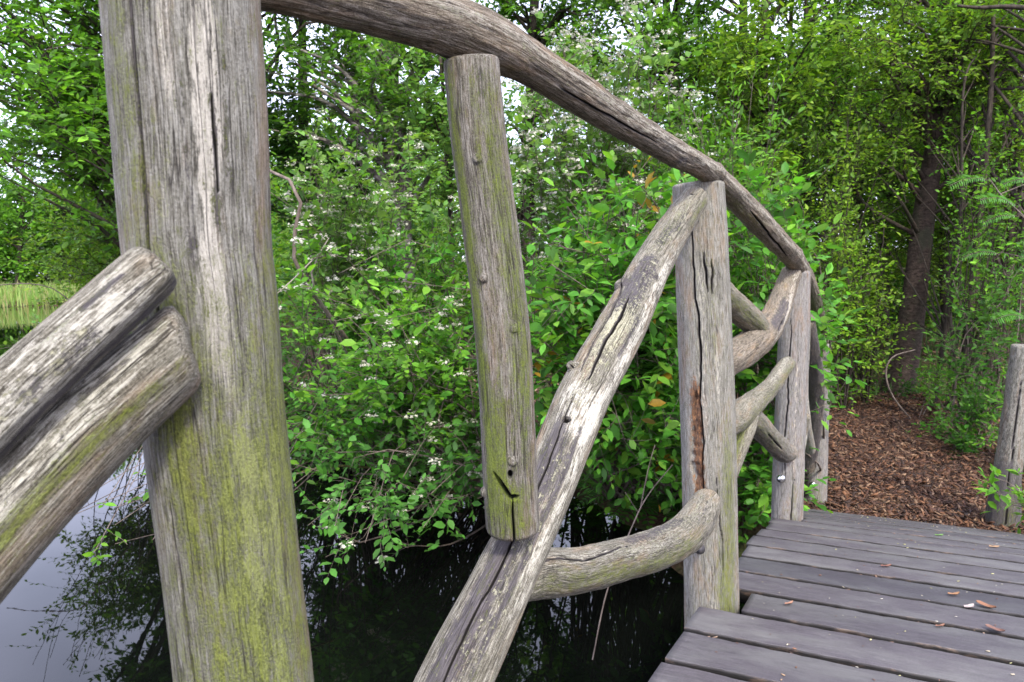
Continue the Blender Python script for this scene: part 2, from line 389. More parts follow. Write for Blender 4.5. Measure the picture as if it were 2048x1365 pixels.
# ------------------------------------------------------------------ logs
def log(name, pts, mat, parent, seed=0, nr=200, na=72, feats=(), rough=.035, cap=(.012, .012), tilt=(0, 0), lump=1.0, oval=None):
    """pts: (px, py, Y, width px) control points of a log seen in the photograph, turned into real positions and radii"""
    ctl = []
    for k, (x, y, Y, w) in enumerate(pts):
        p = at(x, y, Y); dist = np.linalg.norm(p - CAM); rr = nz(p - CAM); cosang = rr @ FWD
        ctl.append([*p, .5 * w / FPX * dist * cosang * 1.0])
    S = spline(ctl, nr); C, R = S[:, :3], S[:, 3]
    T = nz(np.gradient(C, axis=0)); e1 = CAM - C; e1 = nz(e1 - (e1 * T).sum(1, keepdims=True) * T); e2 = np.cross(T, e1)
    L = np.concatenate([[0], np.cumsum(np.linalg.norm(np.diff(C, axis=0), axis=1))]); LT = L[-1]; l = L / LT
    th = np.linspace(-pi, pi, na, endpoint=False); TH, LL = np.meshgrid(th, l); LM = LL * LT
    rad = np.repeat(R[:, None], na, 1)
    so = seed * 17.3
    Pn = lambda f, g: np.stack([np.cos(TH) * f + so, np.sin(TH) * f + so * .7, LM * g + so], -1)
    rad = rad * (1 + lump * (.10 * (vnoise(Pn(.9, 5)) - .5) + .10 * (vnoise(Pn(1.6, 14)) - .5)) + rough * (vnoise(Pn(5, 18)) - .5) + rough * .8 * (vnoise(Pn(13, 9)) - .5))
    moss, bare, dark, lich = (np.zeros_like(TH) for _ in range(4))
    for f in feats:
        k = f[0]
        if k in ('moss', 'bare', 'dark', 'lichen', 'rust'):
            _, t0, dt, l0, l1, s = f; wob = (vnoise(Pn(.0, 7) + f[1] * 3) - .5) * dt * .9
            d = np.abs((TH - t0 - wob + pi) % (2 * pi) - pi) / dt; e = (.34 if k == 'moss' else .2) * (l1 - l0) + .01
            m = s * np.exp(-d ** 2 * 1.2) * smooth01((LL - l0) / e + .5) * smooth01((l1 - LL) / e + .5)
            {'moss': moss, 'bare': bare, 'dark': dark, 'lichen': lich, 'rust': moss}[k][:] += -m if k == 'rust' else m
        elif k == 'crack':
            _, t0, l0, l1, w, dep, t1 = f[:7]; wo = f[7] if len(f) > 7 else 1.0
            q = (LL - l0) / (l1 - l0); tc = t0 + (t1 - t0) * q + wo * (.22 * (vnoise(Pn(0, 9) + seed) - .5) + .08 * (vnoise(Pn(0, 40) + seed) - .5))
            prof = np.clip(1 - np.abs(2 * q - 1) ** 3, 0, 1) * ((q > 0) & (q < 1)); d = np.abs((TH - tc + pi) % (2 * pi) - pi) * rad
            g = np.clip(1.25 - d / (w * (.25 + .75 * prof) + 1e-6), 0, 1) * (prof > 0)
            rad -= dep * np.minimum(g, 1) * np.sqrt(np.maximum(prof, 0)); dark += 4.0 * np.clip(g * 1.3 - .2, 0, 1); lich -= (g > .15)
        elif k == 'hole':
            _, t0, lc, wt, wl, dep, sh = f
            q = (LL - lc) * LT; x = ((TH - t0 + pi) % (2 * pi) - pi) * rad - sh * q
            g = np.clip(1.6 - 1.2 * np.sqrt((x / wt) ** 2 + (q / wl) ** 2) ** 2, 0, 1); rad -= dep * g; dark += 4.0 * np.clip(g * 1.5 - .3, 0, 1)
        elif k == 'knot':
            _, t0, lc, sz, hh = f
            q = (LL - lc) * LT; x = ((TH - t0 + pi) % (2 * pi) - pi) * rad; d2 = (x ** 2 + q ** 2) / sz ** 2
            rad += hh * np.exp(-d2 ** 2) - hh * .35 * np.exp(-d2 * 9); dark += .5 * np.exp(-((np.sqrt(d2) - 1) ** 2) * 8)
        elif k == 'flat':       # a planed or split side
            _, t0, keep = f
            c = np.cos((TH - t0 + pi) % (2 * pi) - pi); lim = R[:, None] * keep; rad = np.where(c > .05, np.minimum(rad, lim / np.maximum(c, .05)), rad)
        elif k == 'peel':       # a shallow torn strip
            _, t0, dt, l0, l1, dep = f
            wob = .25 * (vnoise(Pn(0, 12)) - .5) + .15 * (vnoise(Pn(0, 50)) - .5)
            g = (np.abs((TH - t0 - wob + pi) % (2 * pi) - pi) < dt * np.sqrt(np.clip((LL - l0) / .1, 0, 1)) * np.sqrt(np.clip((l1 - LL) / .1, 0, 1))) * 1.0
            rad -= dep * g * (.3 + 1.2 * vnoise(Pn(2, 110)) * (.4 + vnoise(Pn(9, 60))))
    rad = np.maximum(rad, .15 * R[:, None])
    dirs = np.cos(TH)[..., None] * e1[:, None] + np.sin(TH)[..., None] * e2[:, None]
    if oval:
        fac, t0 = oval; c = np.cos(TH - t0); rad = rad * (1 - (1 - fac) * c ** 2)
    V = C[:, None] + dirs * rad[..., None]
    # cut ends: slanted, with rounded rim
    rings, gr = [], []
    def endcap(k, sgn, rim, tl):
        out = []
        for (fr, adv) in ((.97, .35), (.86, .8), (.6, 1.0), (.3, 1.02)):
            out.append(C[k] + dirs[k] * (rad[k] * (1 - (1 - fr) * min(1, rim / .012) if fr > .8 else fr))[:, None] + sgn * T[k] * rim * adv)
        return out
    for k, sgn, tl in ((0, -1, tilt[0]), (nr - 1, 1, tilt[1])):
        if tl:
            wgt = np.exp(-np.abs(LM - LM[k]) / (R[k] * 1.2)); V += sgn * (T[k] * 1.0) * (wgt * tl * rad * np.sin(TH))[..., None]
    A0 = endcap(0, -1, cap[0], tilt[0]); A1 = endcap(nr - 1, 1, cap[1], tilt[1])
    for tl, k, Aa, sgn in ((tilt[0], 0, A0, -1), (tilt[1], nr - 1, A1, 1)):
        if tl:
            for q in range(4):
                rr = np.linalg.norm(Aa[q] - C[k], axis=1); Aa[q] = Aa[q] + sgn * T[k] * (tl * rr * np.sin(th))[:, None]
    allr = A0[::-1] + [V[k] for k in range(nr)] + A1
    VV = np.concatenate(allr); nR = nr + 8
    gx = np.stack([np.cos(TH) * rad, np.sin(TH) * rad, LM], -1)
    def capg(k, s): return [np.stack([np.cos(th) * rad[k] * f, np.sin(th) * rad[k] * f, np.full(na, LM[k] + s)], -1) for f in (.97, .86, .6, .3)]
    G = np.concatenate(capg(0, 0)[::-1] + [gx[k] for k in range(nr)] + capg(nr - 1, 0)) + seed * 3.7
    st = np.stack([moss, bare, dark, lich], -1)
    capst = np.stack([moss[0] * .5, bare[0] * .5 + .1, dark[0] + .15, lich[0] * .3], -1); capst1 = np.stack([moss[-1] * .5, bare[-1] * .5 + .1, dark[-1] + .15, lich[-1] * .3], -1)
    ST = np.clip(np.concatenate([capst] * 4 + [st[k] for k in range(nr)] + [capst1] * 4), -2, 4)
    i = np.arange(na); j = (i + 1) % na
    Q = np.concatenate([np.stack([k * na + i, k * na + j, (k + 1) * na + j, (k + 1) * na + i], 1) for k in range(nR - 1)])
    nv = len(VV); VV = np.vstack([VV, VV[:na].mean(0), VV[-na:].mean(0)]); G = np.vstack([G, G[:na].mean(0), G[-na:].mean(0)]); ST = np.vstack([ST, ST[0], ST[-1]])
    tri = np.concatenate([np.stack([j, i, np.full(na, nv)], 1), np.stack([(nR - 1) * na + i, (nR - 1) * na + j, np.full(na, nv + 1)], 1)])
    return build(name, VV, [Q, tri], mat, parent, {'grain': ('FLOAT_VECTOR', G), 'stain_shade': ('FLOAT_COLOR', ST)})

def bolt(px, py, Y, r, parent_root, parent, mat, dome=.55, name='bolt'):
    c = at(px, py, Y); n_ = nz(CAM - c); n_[2] *= .3; n_ = nz(n_); a = nz(np.cross(n_, [0, 0, 1])); b = np.cross(n_, a)
    V, F_ = [], []; rings = [(1.18, -.3), (1.18, .06), (1.0, .12)] + [(cos(q), .12 + dome * sin(q)) for q in np.linspace(.15, 1.45, 7)]
    for (f, h) in rings:
        for k in range(24): V.append(c + (a * cos(k * pi / 12) + b * sin(k * pi / 12)) * r * f + n_ * r * h)
    V.append(c + n_ * r * (.12 + dome)); N_ = len(rings)
    for q in range(N_ - 1):
        for k in range(24): F_.append((q * 24 + k, q * 24 + (k + 1) % 24, (q + 1) * 24 + (k + 1) % 24, (q + 1) * 24 + k))
    tri = [((N_ - 1) * 24 + k, (N_ - 1) * 24 + (k + 1) % 24, N_ * 24) for k in range(24)]
    o = build(name, np.array(V) , [np.array(F_), np.array(tri)], mat, parent_root); o.parent = parent
    return o

# ------------------------------------------------------------------ the log railing
rail = empty('log_railing', bp(0, 0, 1.2), 'rustic weathered log railing curving down along the left edge of the footbridge', 'railing')
d2 = lambda deg: radians(deg)
front = log('post', [(360, -60, .56, 300), (365, 0, .56, 299), (383, 250, .56, 289), (396, 480, .56, 277), (411, 600, .56, 271), (434, 875, .56, 268), (464, 1130, .56, 260), (491, 1365, .56, 258), (517, 1600, .56, 256), (600, 2500, .56, 250)][::-1],
    W_POST, rail, 1, nr=620, na=288, lump=.3, rough=.005, feats=[
    ('moss', -.1, 1.5, .2, .76, .52), ('moss', .05, .6, .25, .62, .24), ('moss', .75, .6, .2, .80, .20), ('moss', 1.15, .3, .3, .85, .28), ('moss', -.42, .22, .62, .80, .5), ('moss', -.85, .5, .70, 1.0, .30), ('moss', .2, .5, .62, .69, .3),
    ('bare', .14, .13, .74, .965, .80), ('bare', .30, .10, .86, .99, .55), ('bare', .13, .22, .72, .82, .45), ('bare', .36, .22, .58, .72, .50), ('bare', .7, .10, .56, .67, .5), ('bare', .25, .1, .56, .7, .3), ('bare', .0, 1.2, .72, 1, .06),
    ('bare', .5, .12, .42, .56, .38), ('bare', -.25, .10, .9, 1, .45), ('bare', .1, 1.0, .25, .72, .16), ('dark', .1, 1.0, .3, .7, .12), ('bare', .25, .08, .30, .5, .3), ('bare', -.3, .06, .3, .45, .3), ('bare', -.35, .08, .8, .9, .25),
    ('dark', .42, .12, .83, .94, .42), ('dark', -.10, .10, .80, .93, .40), ('dark', .26, .05, .82, .92, .5), ('dark', -.42, .05, .60, .63, .9), ('dark', -.1, .3, .76, .86, .22), ('dark', -1.0, .4, .2, 1, .10),
    ('crack', -.66, .72, 1.02, .0013, .006, -.64, .15), ('crack', -.72, .42, .66, .0013, .006, -.78, .25), ('crack', .29, .85, .91, .0011, .004, .27, .3),
    ('knot', .05, .465, .006, .001)])
tag(front, 'thick foreground post with a bleached streak above and green algae below')

tall = log('post', [(1432, 1700, 2.18, 110), (1423, 1225, 2.18, 107), (1417, 900, 2.18, 107), (1407, 600, 2.18, 106), (1397, 372, 2.18, 103)], W_POST, rail, 2, nr=480, na=220, lump=.25, rough=.012, cap=(.01, .010), tilt=(0, 0), feats=[
    ('moss', .75, .35, .3, .66, .55), ('moss', .5, .3, .28, .5, .35), ('moss', .2, .3, .75, .9, .2), ('bare', .1, .3, .30, .42, .6), ('bare', -.1, .25, .66, .9, .4), ('bare', .4, .12, .7, .8, .5),
    ('crack', -.18, .56, .98, .0030, .018, -.30), ('crack', .42, .45, .60, .0015, .01, .3),
    ('peel', -.42, .26, .53, .72, .009), ('rust', -.42, .26, .52, .735, 1.0), ('dark', -.30, .10, .54, .70, .5), ('rust', -.3, .1, .51, .55, .6),
    ('crack', .22, .855, .91, .003, .012, .12), ('crack', .38, .85, .90, .0028, .012, .42), ('knot', .3, .882, .016, .004), ('dark', -1.0, .3, .0, 1, .25)])
tag(tall, 'tall grey post with a long dark vertical split, second from the camera')
third = log('post', [(1566, 1330, 3.5, 64), (1574, 1032, 3.5, 60), (1580, 850, 3.5, 60), (1588, 650, 3.5, 58), (1592, 546, 3.5, 54)], W_FAR, rail, 3, nr=260, na=140, lump=.3, feats=[
    ('moss', .3, .3, .25, .5, .3), ('bare', 0, .3, .2, .4, .6), ('bare', .3, .12, .5, .8, .4), ('crack', .2, .2, .5, .0035, .012, .3), ('dark', -.1, .3, .55, .85, .2), ('crack', -.3, .5, .9, .0035, .01, -.2)])
fourth = log('post', [(1622, 1230, 4.75, 46), (1630, 1012, 4.75, 44), (1636, 850, 4.75, 40), (1643, 690, 4.75, 36)], W_FAR, rail, 4, nr=110, na=48, lump=.3, feats=[('dark', -.8, .6, 0, .75, .6), ('moss', .2, .5, 0, .5, .4)])

handrail = log('handrail', [(430, -58, .60, 120), (560, -34, .66, 118), (680, -6, .73, 116), (800, 27, .82, 112), (900, 55, .90, 113), (985, 88, .98, 105), (1050, 122, 1.06, 88), (1150, 184, 1.22, 76), (1250, 247, 1.42, 64), (1350, 307, 1.78, 52), (1425, 350, 2.18, 47),
    (1500, 425, 2.6, 50), (1550, 478, 2.9, 46), (1598, 533, 3.5, 38), (1622, 590, 4.0, 33), (1638, 650, 4.5, 31), (1645, 684, 4.8, 30)], W_RAIL, rail, 5, nr=640, na=140, lump=1.0, rough=.075, feats=[
    ('dark', 1.15, .55, 0, 1, .35), ('bare', -.75, .4, 0, .75, .6), ('bare', -.2, .25, .15, .35, .35), ('lichen', -.6, .8, .0, 1, .36), ('moss', .3, .4, .36, .48, .4), ('moss', 1.0, .3, .28, .42, .25),  # first dark strip runs along the underside, its shade painted into the wood
    ('crack', -.05, .44, .575, .004, .016, .30), ('crack', .2, .12, .22, .002, .006, .0), ('knot', .5, .27, .022, .006), ('knot', -.9, .36, .03, .006), ('knot', .2, .405, .03, .006), ('knot', -.9, .62, .025, .006),
    ('dark', .2, .3, .22, .3, .4), ('peel', -.1, .5, .2, .33, .0018), ('dark', .5, .8, .7, 1, .35)])
baluster = log('baluster', [(1026, 1052, .93, 106), (1020, 960, .925, 108), (1015, 850, .92, 109), (1003, 650, .915, 111), (976, 420, .91, 110), (955, 260, .905, 112), (943, 125, .90, 111)], W_GREEN, rail, 6, nr=520, na=220, lump=.45, rough=.008, cap=(.008, .004), feats=[
    ('moss', -.85, .34, .0, .98, .85), ('moss', -.35, .3, .0, .33, .62), ('moss', .70, .50, .2, .95, .55), ('moss', .25, .5, .0, .9, .12), ('moss', .1, .5, .0, .12, .55), ('moss', -.05, .1, .75, .98, .35),
    ('bare', .15, .35, .3, .8, .22), ('dark', .3, .16, .9, .99, .6), ('dark', .1, .2, .45, .6, .25), ('dark', -.5, .15, .92, 1, .3),
    ('knot', -.12, .805, .0055, .0035), ('knot', -.47, .565, .005, .004), ('knot', .42, .455, .005, .0035), ('knot', .12, .175, .006, .0035), ('knot', -1.35, .09, .006, .005),
    ('hole', -.30, .118, .0042, .016, .018, -.62), ('hole', .02, .145, .0032, .005, .014, 0), ('hole', .10, .093, .006, .0030, .014, 0), ('crack', .02, -.05, .09, .0016, .014, .06), ('dark', .0, .12, .08, .16, .3)])
brace = log('brace', [(860, 1470, .80, 150), (928, 1320, .86, 142), (1010, 1150, .945, 122), (1095, 970, 1.06, 108), (1165, 800, 1.20, 106), (1245, 650, 1.40, 96), (1310, 520, 1.72, 76), (1360, 440, 1.96, 64), (1388, 400, 2.075, 56)], W_BRACE, rail, 7, nr=700, na=220, lump=.5, rough=.02, cap=(.01, .016), feats=[('dark', -.15, .62, .0, .27, .55), ('dark', -.15, .6, .46, .66, .5), ('dark', -.3, .4, .72, .84, .5), ('lichen', -.1, .8, .02, .27, .2),
    ('dark', -.35, .4, .0, .30, 0.86), ('dark', -.2, .5, .48, .68, 0.86), ('bare', .6, .35, .1, .7, 0.42), ('bare', .95, .4, .0, 1, 0.34), ('bare', -.7, .18, .3, .5, 0.31), ('dark', .35, .12, .05, .30, 0.70), ('dark', .45, .1, .40, .50, 0.70), ('dark', .55, .12, .3, .5, 0.30),
    ('lichen', 0, .9, .40, 1, .45), ('lichen', -.3, .7, .3, .5, .45), ('lichen', .2, .9, .0, .3, .22), ('moss', .8, .35, .85, 1, .45), ('moss', -.2, .4, .7, .9, .2), ('bare', -.2, .8, .27, .345, 0.55), ('bare', .1, .5, .78, .97, 0.27),
    ('crack', -.28, -.05, .325, .0015, .006, -.34), ('crack', -.55, .36, .60, .0022, .012, -.95), ('crack', -.1, .35, .52, .0030, .012, -.35), ('hole', -.25, .292, .0062, .0052, .018, 0), ('knot', -.9, .565, .016, .012), ('knot', .15, .615, .016, .004),
    ('dark', .15, .07, .80, .84, 1), ('dark', .05, .05, .855, .87, 1.62), ('hole', -.35, .965, .0055, .004, .006, 0), ('dark', -.1, .3, .70, .80, 0.41)])
tag(brace, 'long diagonal brace with dark film, bleached edge and a length-wise crack')
stub = log('branch_stub', [(1168, 752, 1.235, 40), (1150, 738, 1.225, 30), (1141, 730, 1.22, 18)], W_BRACE, rail, 17, nr=40, na=40, feats=[('bare', 0, 3, 0, 1, .5), ('crack', 0, .3, 1.1, .0015, .008, 0)], cap=(.004, .003)); stub.parent = brace
curved = log('brace', [(1035, 1165, 1.05, 80), (1085, 1147, 1.10, 96), (1160, 1140, 1.20, 88), (1235, 1122, 1.36, 84), (1300, 1103, 1.60, 80), (1360, 1076, 1.80, 76), (1395, 1040, 1.97, 72), (1414, 1005, 2.07, 58)], W_BRACE, rail, 8, nr=360, na=140, lump=.5, rough=.05, feats=[
    ('moss', .6, .6, .0, .75, .55), ('lichen', -.4, .8, .2, 1, .45), ('bare', -.1, .3, .25, .6, .45), ('dark', -.9, .5, .3, .75, .7), ('dark', .9, .3, .6, .95, .5), ('bare', -.6, .3, .0, .25, .4), ('crack', -.35, .0, .3, .0014, .005, -.5), ('dark', .0, .25, .75, .95, .5)])
tag(curved, 'short curved brace sagging between the diagonal brace and the tall post')

# split brace beside the foreground post: two half logs with a dark gap
half1 = log('brace', [(296, 552, .475, 122), (200, 638, .46, 130), (100, 728, .445, 138), (0, 821, .43, 148), (-150, 970, .41, 164)], W_BRACE, rail, 9, nr=420, na=200, lump=.25, rough=.012, cap=(.012, .01), feats=[
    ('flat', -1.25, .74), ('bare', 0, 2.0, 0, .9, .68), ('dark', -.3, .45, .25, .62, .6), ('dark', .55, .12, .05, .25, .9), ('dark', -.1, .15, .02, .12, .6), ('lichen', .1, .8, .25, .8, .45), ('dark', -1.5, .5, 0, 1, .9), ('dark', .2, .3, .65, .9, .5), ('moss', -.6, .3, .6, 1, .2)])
half2 = log('brace', [(356, 700, .50, 168), (290, 757, .492, 176), (200, 838, .48, 184), (100, 937, .463, 192), (0, 1043, .445, 202), (-150, 1212, .42, 220)], W_BRACE, rail, 10, nr=420, na=200, lump=.25, rough=.012, cap=(.010, .01), tilt=(.45, 0), feats=[
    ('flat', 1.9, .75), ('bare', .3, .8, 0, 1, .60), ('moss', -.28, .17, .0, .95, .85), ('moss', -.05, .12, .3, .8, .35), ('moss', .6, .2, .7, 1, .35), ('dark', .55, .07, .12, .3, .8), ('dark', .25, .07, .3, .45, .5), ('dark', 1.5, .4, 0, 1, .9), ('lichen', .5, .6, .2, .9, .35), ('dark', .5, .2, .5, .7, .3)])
tag(half1, 'upper bleached half of the split brace beside the foreground post')
tag(half2, 'lower half of the split brace with a streak of green moss')

# second bay
b1 = log('brace', [(1425, 572, 2.25, 56), (1460, 605, 2.45, 55), (1500, 640, 2.65, 52), (1516, 654, 2.72, 46)], W_BRACE, rail, 11, nr=90, na=60, rough=.08, lump=1.0, feats=[('moss', -.3, .6, 0, 1, .5), ('lichen', 0, 1, 0, 1, .3), ('dark', .9, .5, 0, 1, .5)])
b2 = log('brace', [(1425, 735, 2.25, 70), (1470, 712, 2.45, 66), (1515, 680, 2.72, 64), (1545, 640, 3.0, 54), (1564, 595, 3.2, 46), (1581, 549, 3.40, 40)], W_RAIL, rail, 12, nr=170, na=72, rough=.08, lump=1.0, feats=[
    ('dark', .2, .5, .45, .75, .8), ('bare', .6, .4, .6, 1, .5), ('lichen', 0, .8, .55, 1, .3), ('crack', .55, .45, .75, .004, .014, .8), ('bare', .9, .3, .4, .8, .5), ('dark', -.7, .3, 0, 1, .3)])
tag(b2, 'reddish brown curved brace bending up to the top of the third post')
b3 = log('brace', [(1440, 850, 2.35, 62), (1475, 835, 2.5, 56), (1505, 808, 2.65, 46), (1540, 775, 2.95, 36), (1562, 745, 3.2, 32), (1575, 728, 3.39, 30)], W_BRACE, rail, 13, nr=140, na=60, rough=.08, lump=1.0, feats=[('moss', .7, .5, 0, 1, .4), ('lichen', 0, 1, 0, 1, .4), ('bare', -.3, .5, .5, 1, .5)])
b3b = log('branch_fork', [(1506, 806, 2.63, 26), (1494, 850, 2.56, 38), (1476, 900, 2.50, 36), (1462, 950, 2.45, 26)], W_BRACE, rail, 18, nr=80, na=48, feats=[('moss', .5, .7, .1, 1, .9), ('lichen', 0, 1, 0, 1, .4), ('bare', -.4, .5, 0, .6, .4)]); b3b.parent = b3
b4 = log('brace', [(1480, 820, 2.75, 50), (1515, 850, 2.95, 46), (1545, 882, 3.2, 43), (1566, 903, 3.38, 42), (1578, 906, 3.42, 36)], W_GREEN, rail, 14, nr=120, na=60, rough=.08, lump=1.0, feats=[('moss', 0, 1, 0, .7, .3), ('crack', -.2, .3, .7, .003, .01, -.1), ('dark', .9, .5, 0, 1, .6)])
# third bay, seen nearly end on
b5 = log('brace', [(1613, 590, 3.62, 12), (1612, 680, 3.75, 16), (1607, 770, 3.9, 18), (1612, 850, 4.05, 20), (1620, 900, 4.2, 22)], W_POST, rail, 15, nr=100, na=36, rough=.08, lump=1.0, feats=[('bare', 0, 1.5, 0, .8, .8)])
b6 = log('brace', [(1612, 640, 3.8, 34), (1626, 740, 4.1, 36), (1630, 800, 4.3, 34), (1624, 870, 4.45, 33), (1614, 935, 4.6, 32)], W_RAIL, rail, 16, nr=120, na=48, rough=.08, lump=1.0, feats=[('dark', 0, 3, 0, 1, .75)])
b7 = log('brace', [(1596, 935, 3.70, 14), (1602, 885, 3.64, 19), (1609, 834, 3.58, 22)], W_BRACE, rail, 19, nr=60, na=40, feats=[('bare', 0, 2, 0, .7, .8)])
bolt(1562, 958, 3.43, .0165, rail, third, STEEL); bolt(1625, 970, 4.66, .016, rail, fourth, STEEL)
bolt(1399, 1098, 2.09, .014, rail, tall, DARKBOLT, 1.1)

# ------------------------------------------------------------------ deck
def deck_z(s): return np.interp(s, DS, DZ)
DS = np.linspace(-6.5, 3.0, 96)
_k = np.array([-6.5, -4.5, -3.2, -2.0, -1.2, -.41, .06, .72, 1.25, 1.57, 2.25, 2.9, 3.2]); _v = np.array([.40, .95, 1.22, 1.345, 1.36, 1.325, 1.268, 1.185, 1.105, 1.045, .875, .675, .57])
_a = np.interp(np.linspace(-6.8, 3.2, 400), _k, _v); _a = np.convolve(np.pad(_a, 14, 'edge'), np.ones(29) / 29, 'valid'); DZ = np.interp(DS, np.linspace(-6.8, 3.2, 400), _a)
deck = empty('bridge_deck', bp(0, .7, 1.2), 'arched footbridge deck of dark grey boards with open gaps', 'footbridge')
rs = RS(11); Vd, Fd, Gd, Sd = [], [], [], []
edges = [-.23 - .21 * k for k in range(28, 0, -1)] + [-.23, -.017, .196, .398, .60, .80, .98, 1.168, 1.344, 1.53, 1.715, 1.90, 2.085, 2.27, 2.455, 2.64, 2.83]
TL, TR = -.06, 1.62
for k in range(len(edges) - 1):
    gw = rs.uniform(.0135, .017); s0, s1 = edges[k] + gw, edges[k + 1] - gw
    tl = TL + rs.uniform(-.01, .01); tr = TR + rs.uniform(-.01, .01); dz = rs.uniform(-.001, .001)
    if k == edges.index(.196): tl = .055          # boards are notched round the posts
    if k == edges.index(1.715): tl = .055
    nt = 90; tt = np.linspace(tl, tr, nt); tone = rs.rand()
    prof = [(0, -.045), (0, -.007), (.005, -.002), (.014, 0), (.03, .0), (.06, .0005), (.5, .001), (.94, .0005), (.97, 0), (.986, 0), (.995, -.002), (1, -.007), (1, -.045)]
    base = len(Vd) and sum(len(v) for v in Vd)
    wob0 = .004 * (vnoise(np.stack([tt * 9, tt * 0 + k, tt * 0], 1)) - .5) + .006 * (vnoise(np.stack([tt * 40, tt * 0 + k, tt * 0], 1)) - .5)
    wob1 = .004 * (vnoise(np.stack([tt * 9, tt * 0 + k + .5, tt * 0 + 7], 1)) - .5) + .006 * (vnoise(np.stack([tt * 40, tt * 0 + k, tt * 0 + 5], 1)) - .5)
    for (f, h) in prof:
        sw = (s0 + wob0) * (1 - f) + (s1 + wob1) * f
        zz = deck_z(s0) * (1 - f) + deck_z(s1) * f + h + dz + .002 * (vnoise(np.stack([tt * 1.5, tt * 0 + k, tt * 0 + f], 1)) - .5)
        Vd.append(P0 + BA * sw[:, None] + BN * tt[:, None] + np.array([0, 0, 1]) * zz[:, None])
        Gd.append(np.stack([tt + k * 3.1, np.full(nt, (s0 * (1 - f) + s1 * f) + k * 1.7), zz], 1))
        edge = 1 - min(f, 1 - f) / .06; Sd.append(np.tile([tone, max(0, min(1, edge)) * .85, 1.0 if h < -.006 else (.6 if h < -.001 else 0), 1], (nt, 1)))
    m = len(prof); i = np.arange(nt - 1)
    for q in range(m - 1): Fd.append(np.stack([base + q * nt + i, base + q * nt + i + 1, base + (q + 1) * nt + i + 1, base + (q + 1) * nt + i], 1))
    Fd.append(np.stack([base + (m - 1) * nt + i, base + (m - 1) * nt + i + 1, base + i + 1, base + i], 1))
    for e in (0, nt - 1):
        idx = [base + q * nt + e for q in range(m)]
        Fd.append(np.array([[idx[0], idx[q], idx[q + 1]] for q in range(1, m - 1)]))
q4 = [f for f in Fd if f.shape[1] == 4]; q3 = [f for f in Fd if f.shape[1] == 3]
build('decking', np.concatenate(Vd), [np.concatenate(q4), np.concatenate(q3)], DECK, deck, {'grain': ('FLOAT_VECTOR', np.concatenate(Gd)), 'stain_shade': ('FLOAT_COLOR', np.concatenate(Sd))}, smooth=False)
for tj in (.12, .78, 1.42):                                                # curved bearers under the boards
    V = []; ss = np.linspace(-6.1, 2.8, 60)
    for s in ss:
        for (a, b) in ((-.05, -.05), (.05, -.05), (.05, -.26), (-.05, -.26)): V.append(bp(s, tj + a, deck_z(s) + b))
    i = np.arange(59)[:, None] * 4; Fq = np.concatenate([i + np.array([[q, (q + 1) % 4, 4 + (q + 1) % 4, 4 + q]]) for q in range(4)] + [np.array([[0, 1, 2, 3], [236, 239, 238, 237]])])
    build('bearer', np.array(V), [Fq], BARK_DARK, deck, smooth=False)
# leaf litter on the boards
rs = RS(21); n = 420; s_ = rs.uniform(-1.2, 2.75, n); t_ = rs.uniform(.0, 1.5, n)
P = P0 + BA * s_[:, None] + BN * t_[:, None]; P[:, 2] = deck_z(s_) + .001
V, Fq, tc = flakes(n, P, rs, .003, .009, .5, [(.42, .36, .26), (.5, .46, .38), (.2, .1, .06), (.3, .2, .12), (.12, .06, .04), (.45, .42, .2)], lift=.001, tilt=.08)
tag(build('deck_litter', V, [Fq], CHIP, attrs={'tint': ('FLOAT_COLOR', tc)}, smooth=False), 'tiny bud scales and crumbs scattered over the grey deck boards', 'litter', kind='stuff')
# bits caught in the gaps
n = 420; s_ = np.array(edges)[rs.randint(0, len(edges), n)] + rs.normal(0, .006, n); ok = (s_ > -1.2) & (s_ < 2.8); s_ = s_[ok]; n = len(s_); t_ = rs.uniform(.0, 1.55, n)
P = P0 + BA * s_[:, None] + BN * t_[:, None]; P[:, 2] = deck_z(s_) - .010
V, Fq, tc = flakes(n, P, rs, .008, .022, .4, [(.2, .12, .08), (.12, .07, .045), (.3, .2, .14), (.06, .035, .025)], lift=.001, tilt=.25)
tag(build('gap_litter', V, [Fq], CHIP, attrs={'tint': ('FLOAT_COLOR', tc)}, smooth=False), 'brown crumbs and splinters caught in the gaps between deck boards', 'litter', kind='stuff')

def on_deck(px, py):
    d = (px - PW / 2) / FPX * RIGHT - (py - PH / 2) / FPX * UP + FWD; lo, hi = .8, 8.0
    for _ in range(60):
        m = (lo + hi) / 2; p = CAM + d * m; s = (p - P0) @ BA
        if p[2] > deck_z(s): lo = m
        else: hi = m
    return CAM + d * lo
def fallen_leaf(px, py, L, Wd, ang, curl, col, label, name='fallen_leaf'):
    L, Wd, curl = L * .72, Wd * .95, curl * .6
    c = on_deck(px, py) + np.array([0, 0, .004]); a = np.array([cos(ang), sin(ang), -.1]); sd = np.array([-sin(ang), cos(ang), 0]); V = []
    n1 = 9
    for i in range(n1):
        f = i / (n1 - 1); w = Wd * sin(pi * f ** .8) ** .8 * .5 + .0006
        for j in (-1, -.5, 0, .5, 1):
            V.append(c + a * (f - .5) * L + sd * w * j * (1 - .3 * curl) + np.array([0, 0, curl * (.006 * abs(j) ** 1.5 + L * .5 * (f - .35) ** 2) + .0015 * sin(7 * f + j)]))
    V = np.array(V); V2 = V - np.array([0, 0, .0007]); nv = len(V); i = (np.arange(n1 - 1)[:, None] * 5 + np.arange(4)[None]).ravel()
    F1 = np.stack([i, i + 1, i + 6, i + 5], 1)
    o = build(name, np.vstack([V, V2]), [F1, F1[:, ::-1] + nv], DRYLEAF, attrs={'tint': ('FLOAT_COLOR', np.tile([*col, 1], (2 * nv, 1)))})
    return tag(o, label, 'leaf', 'fallen leaves on the deck')
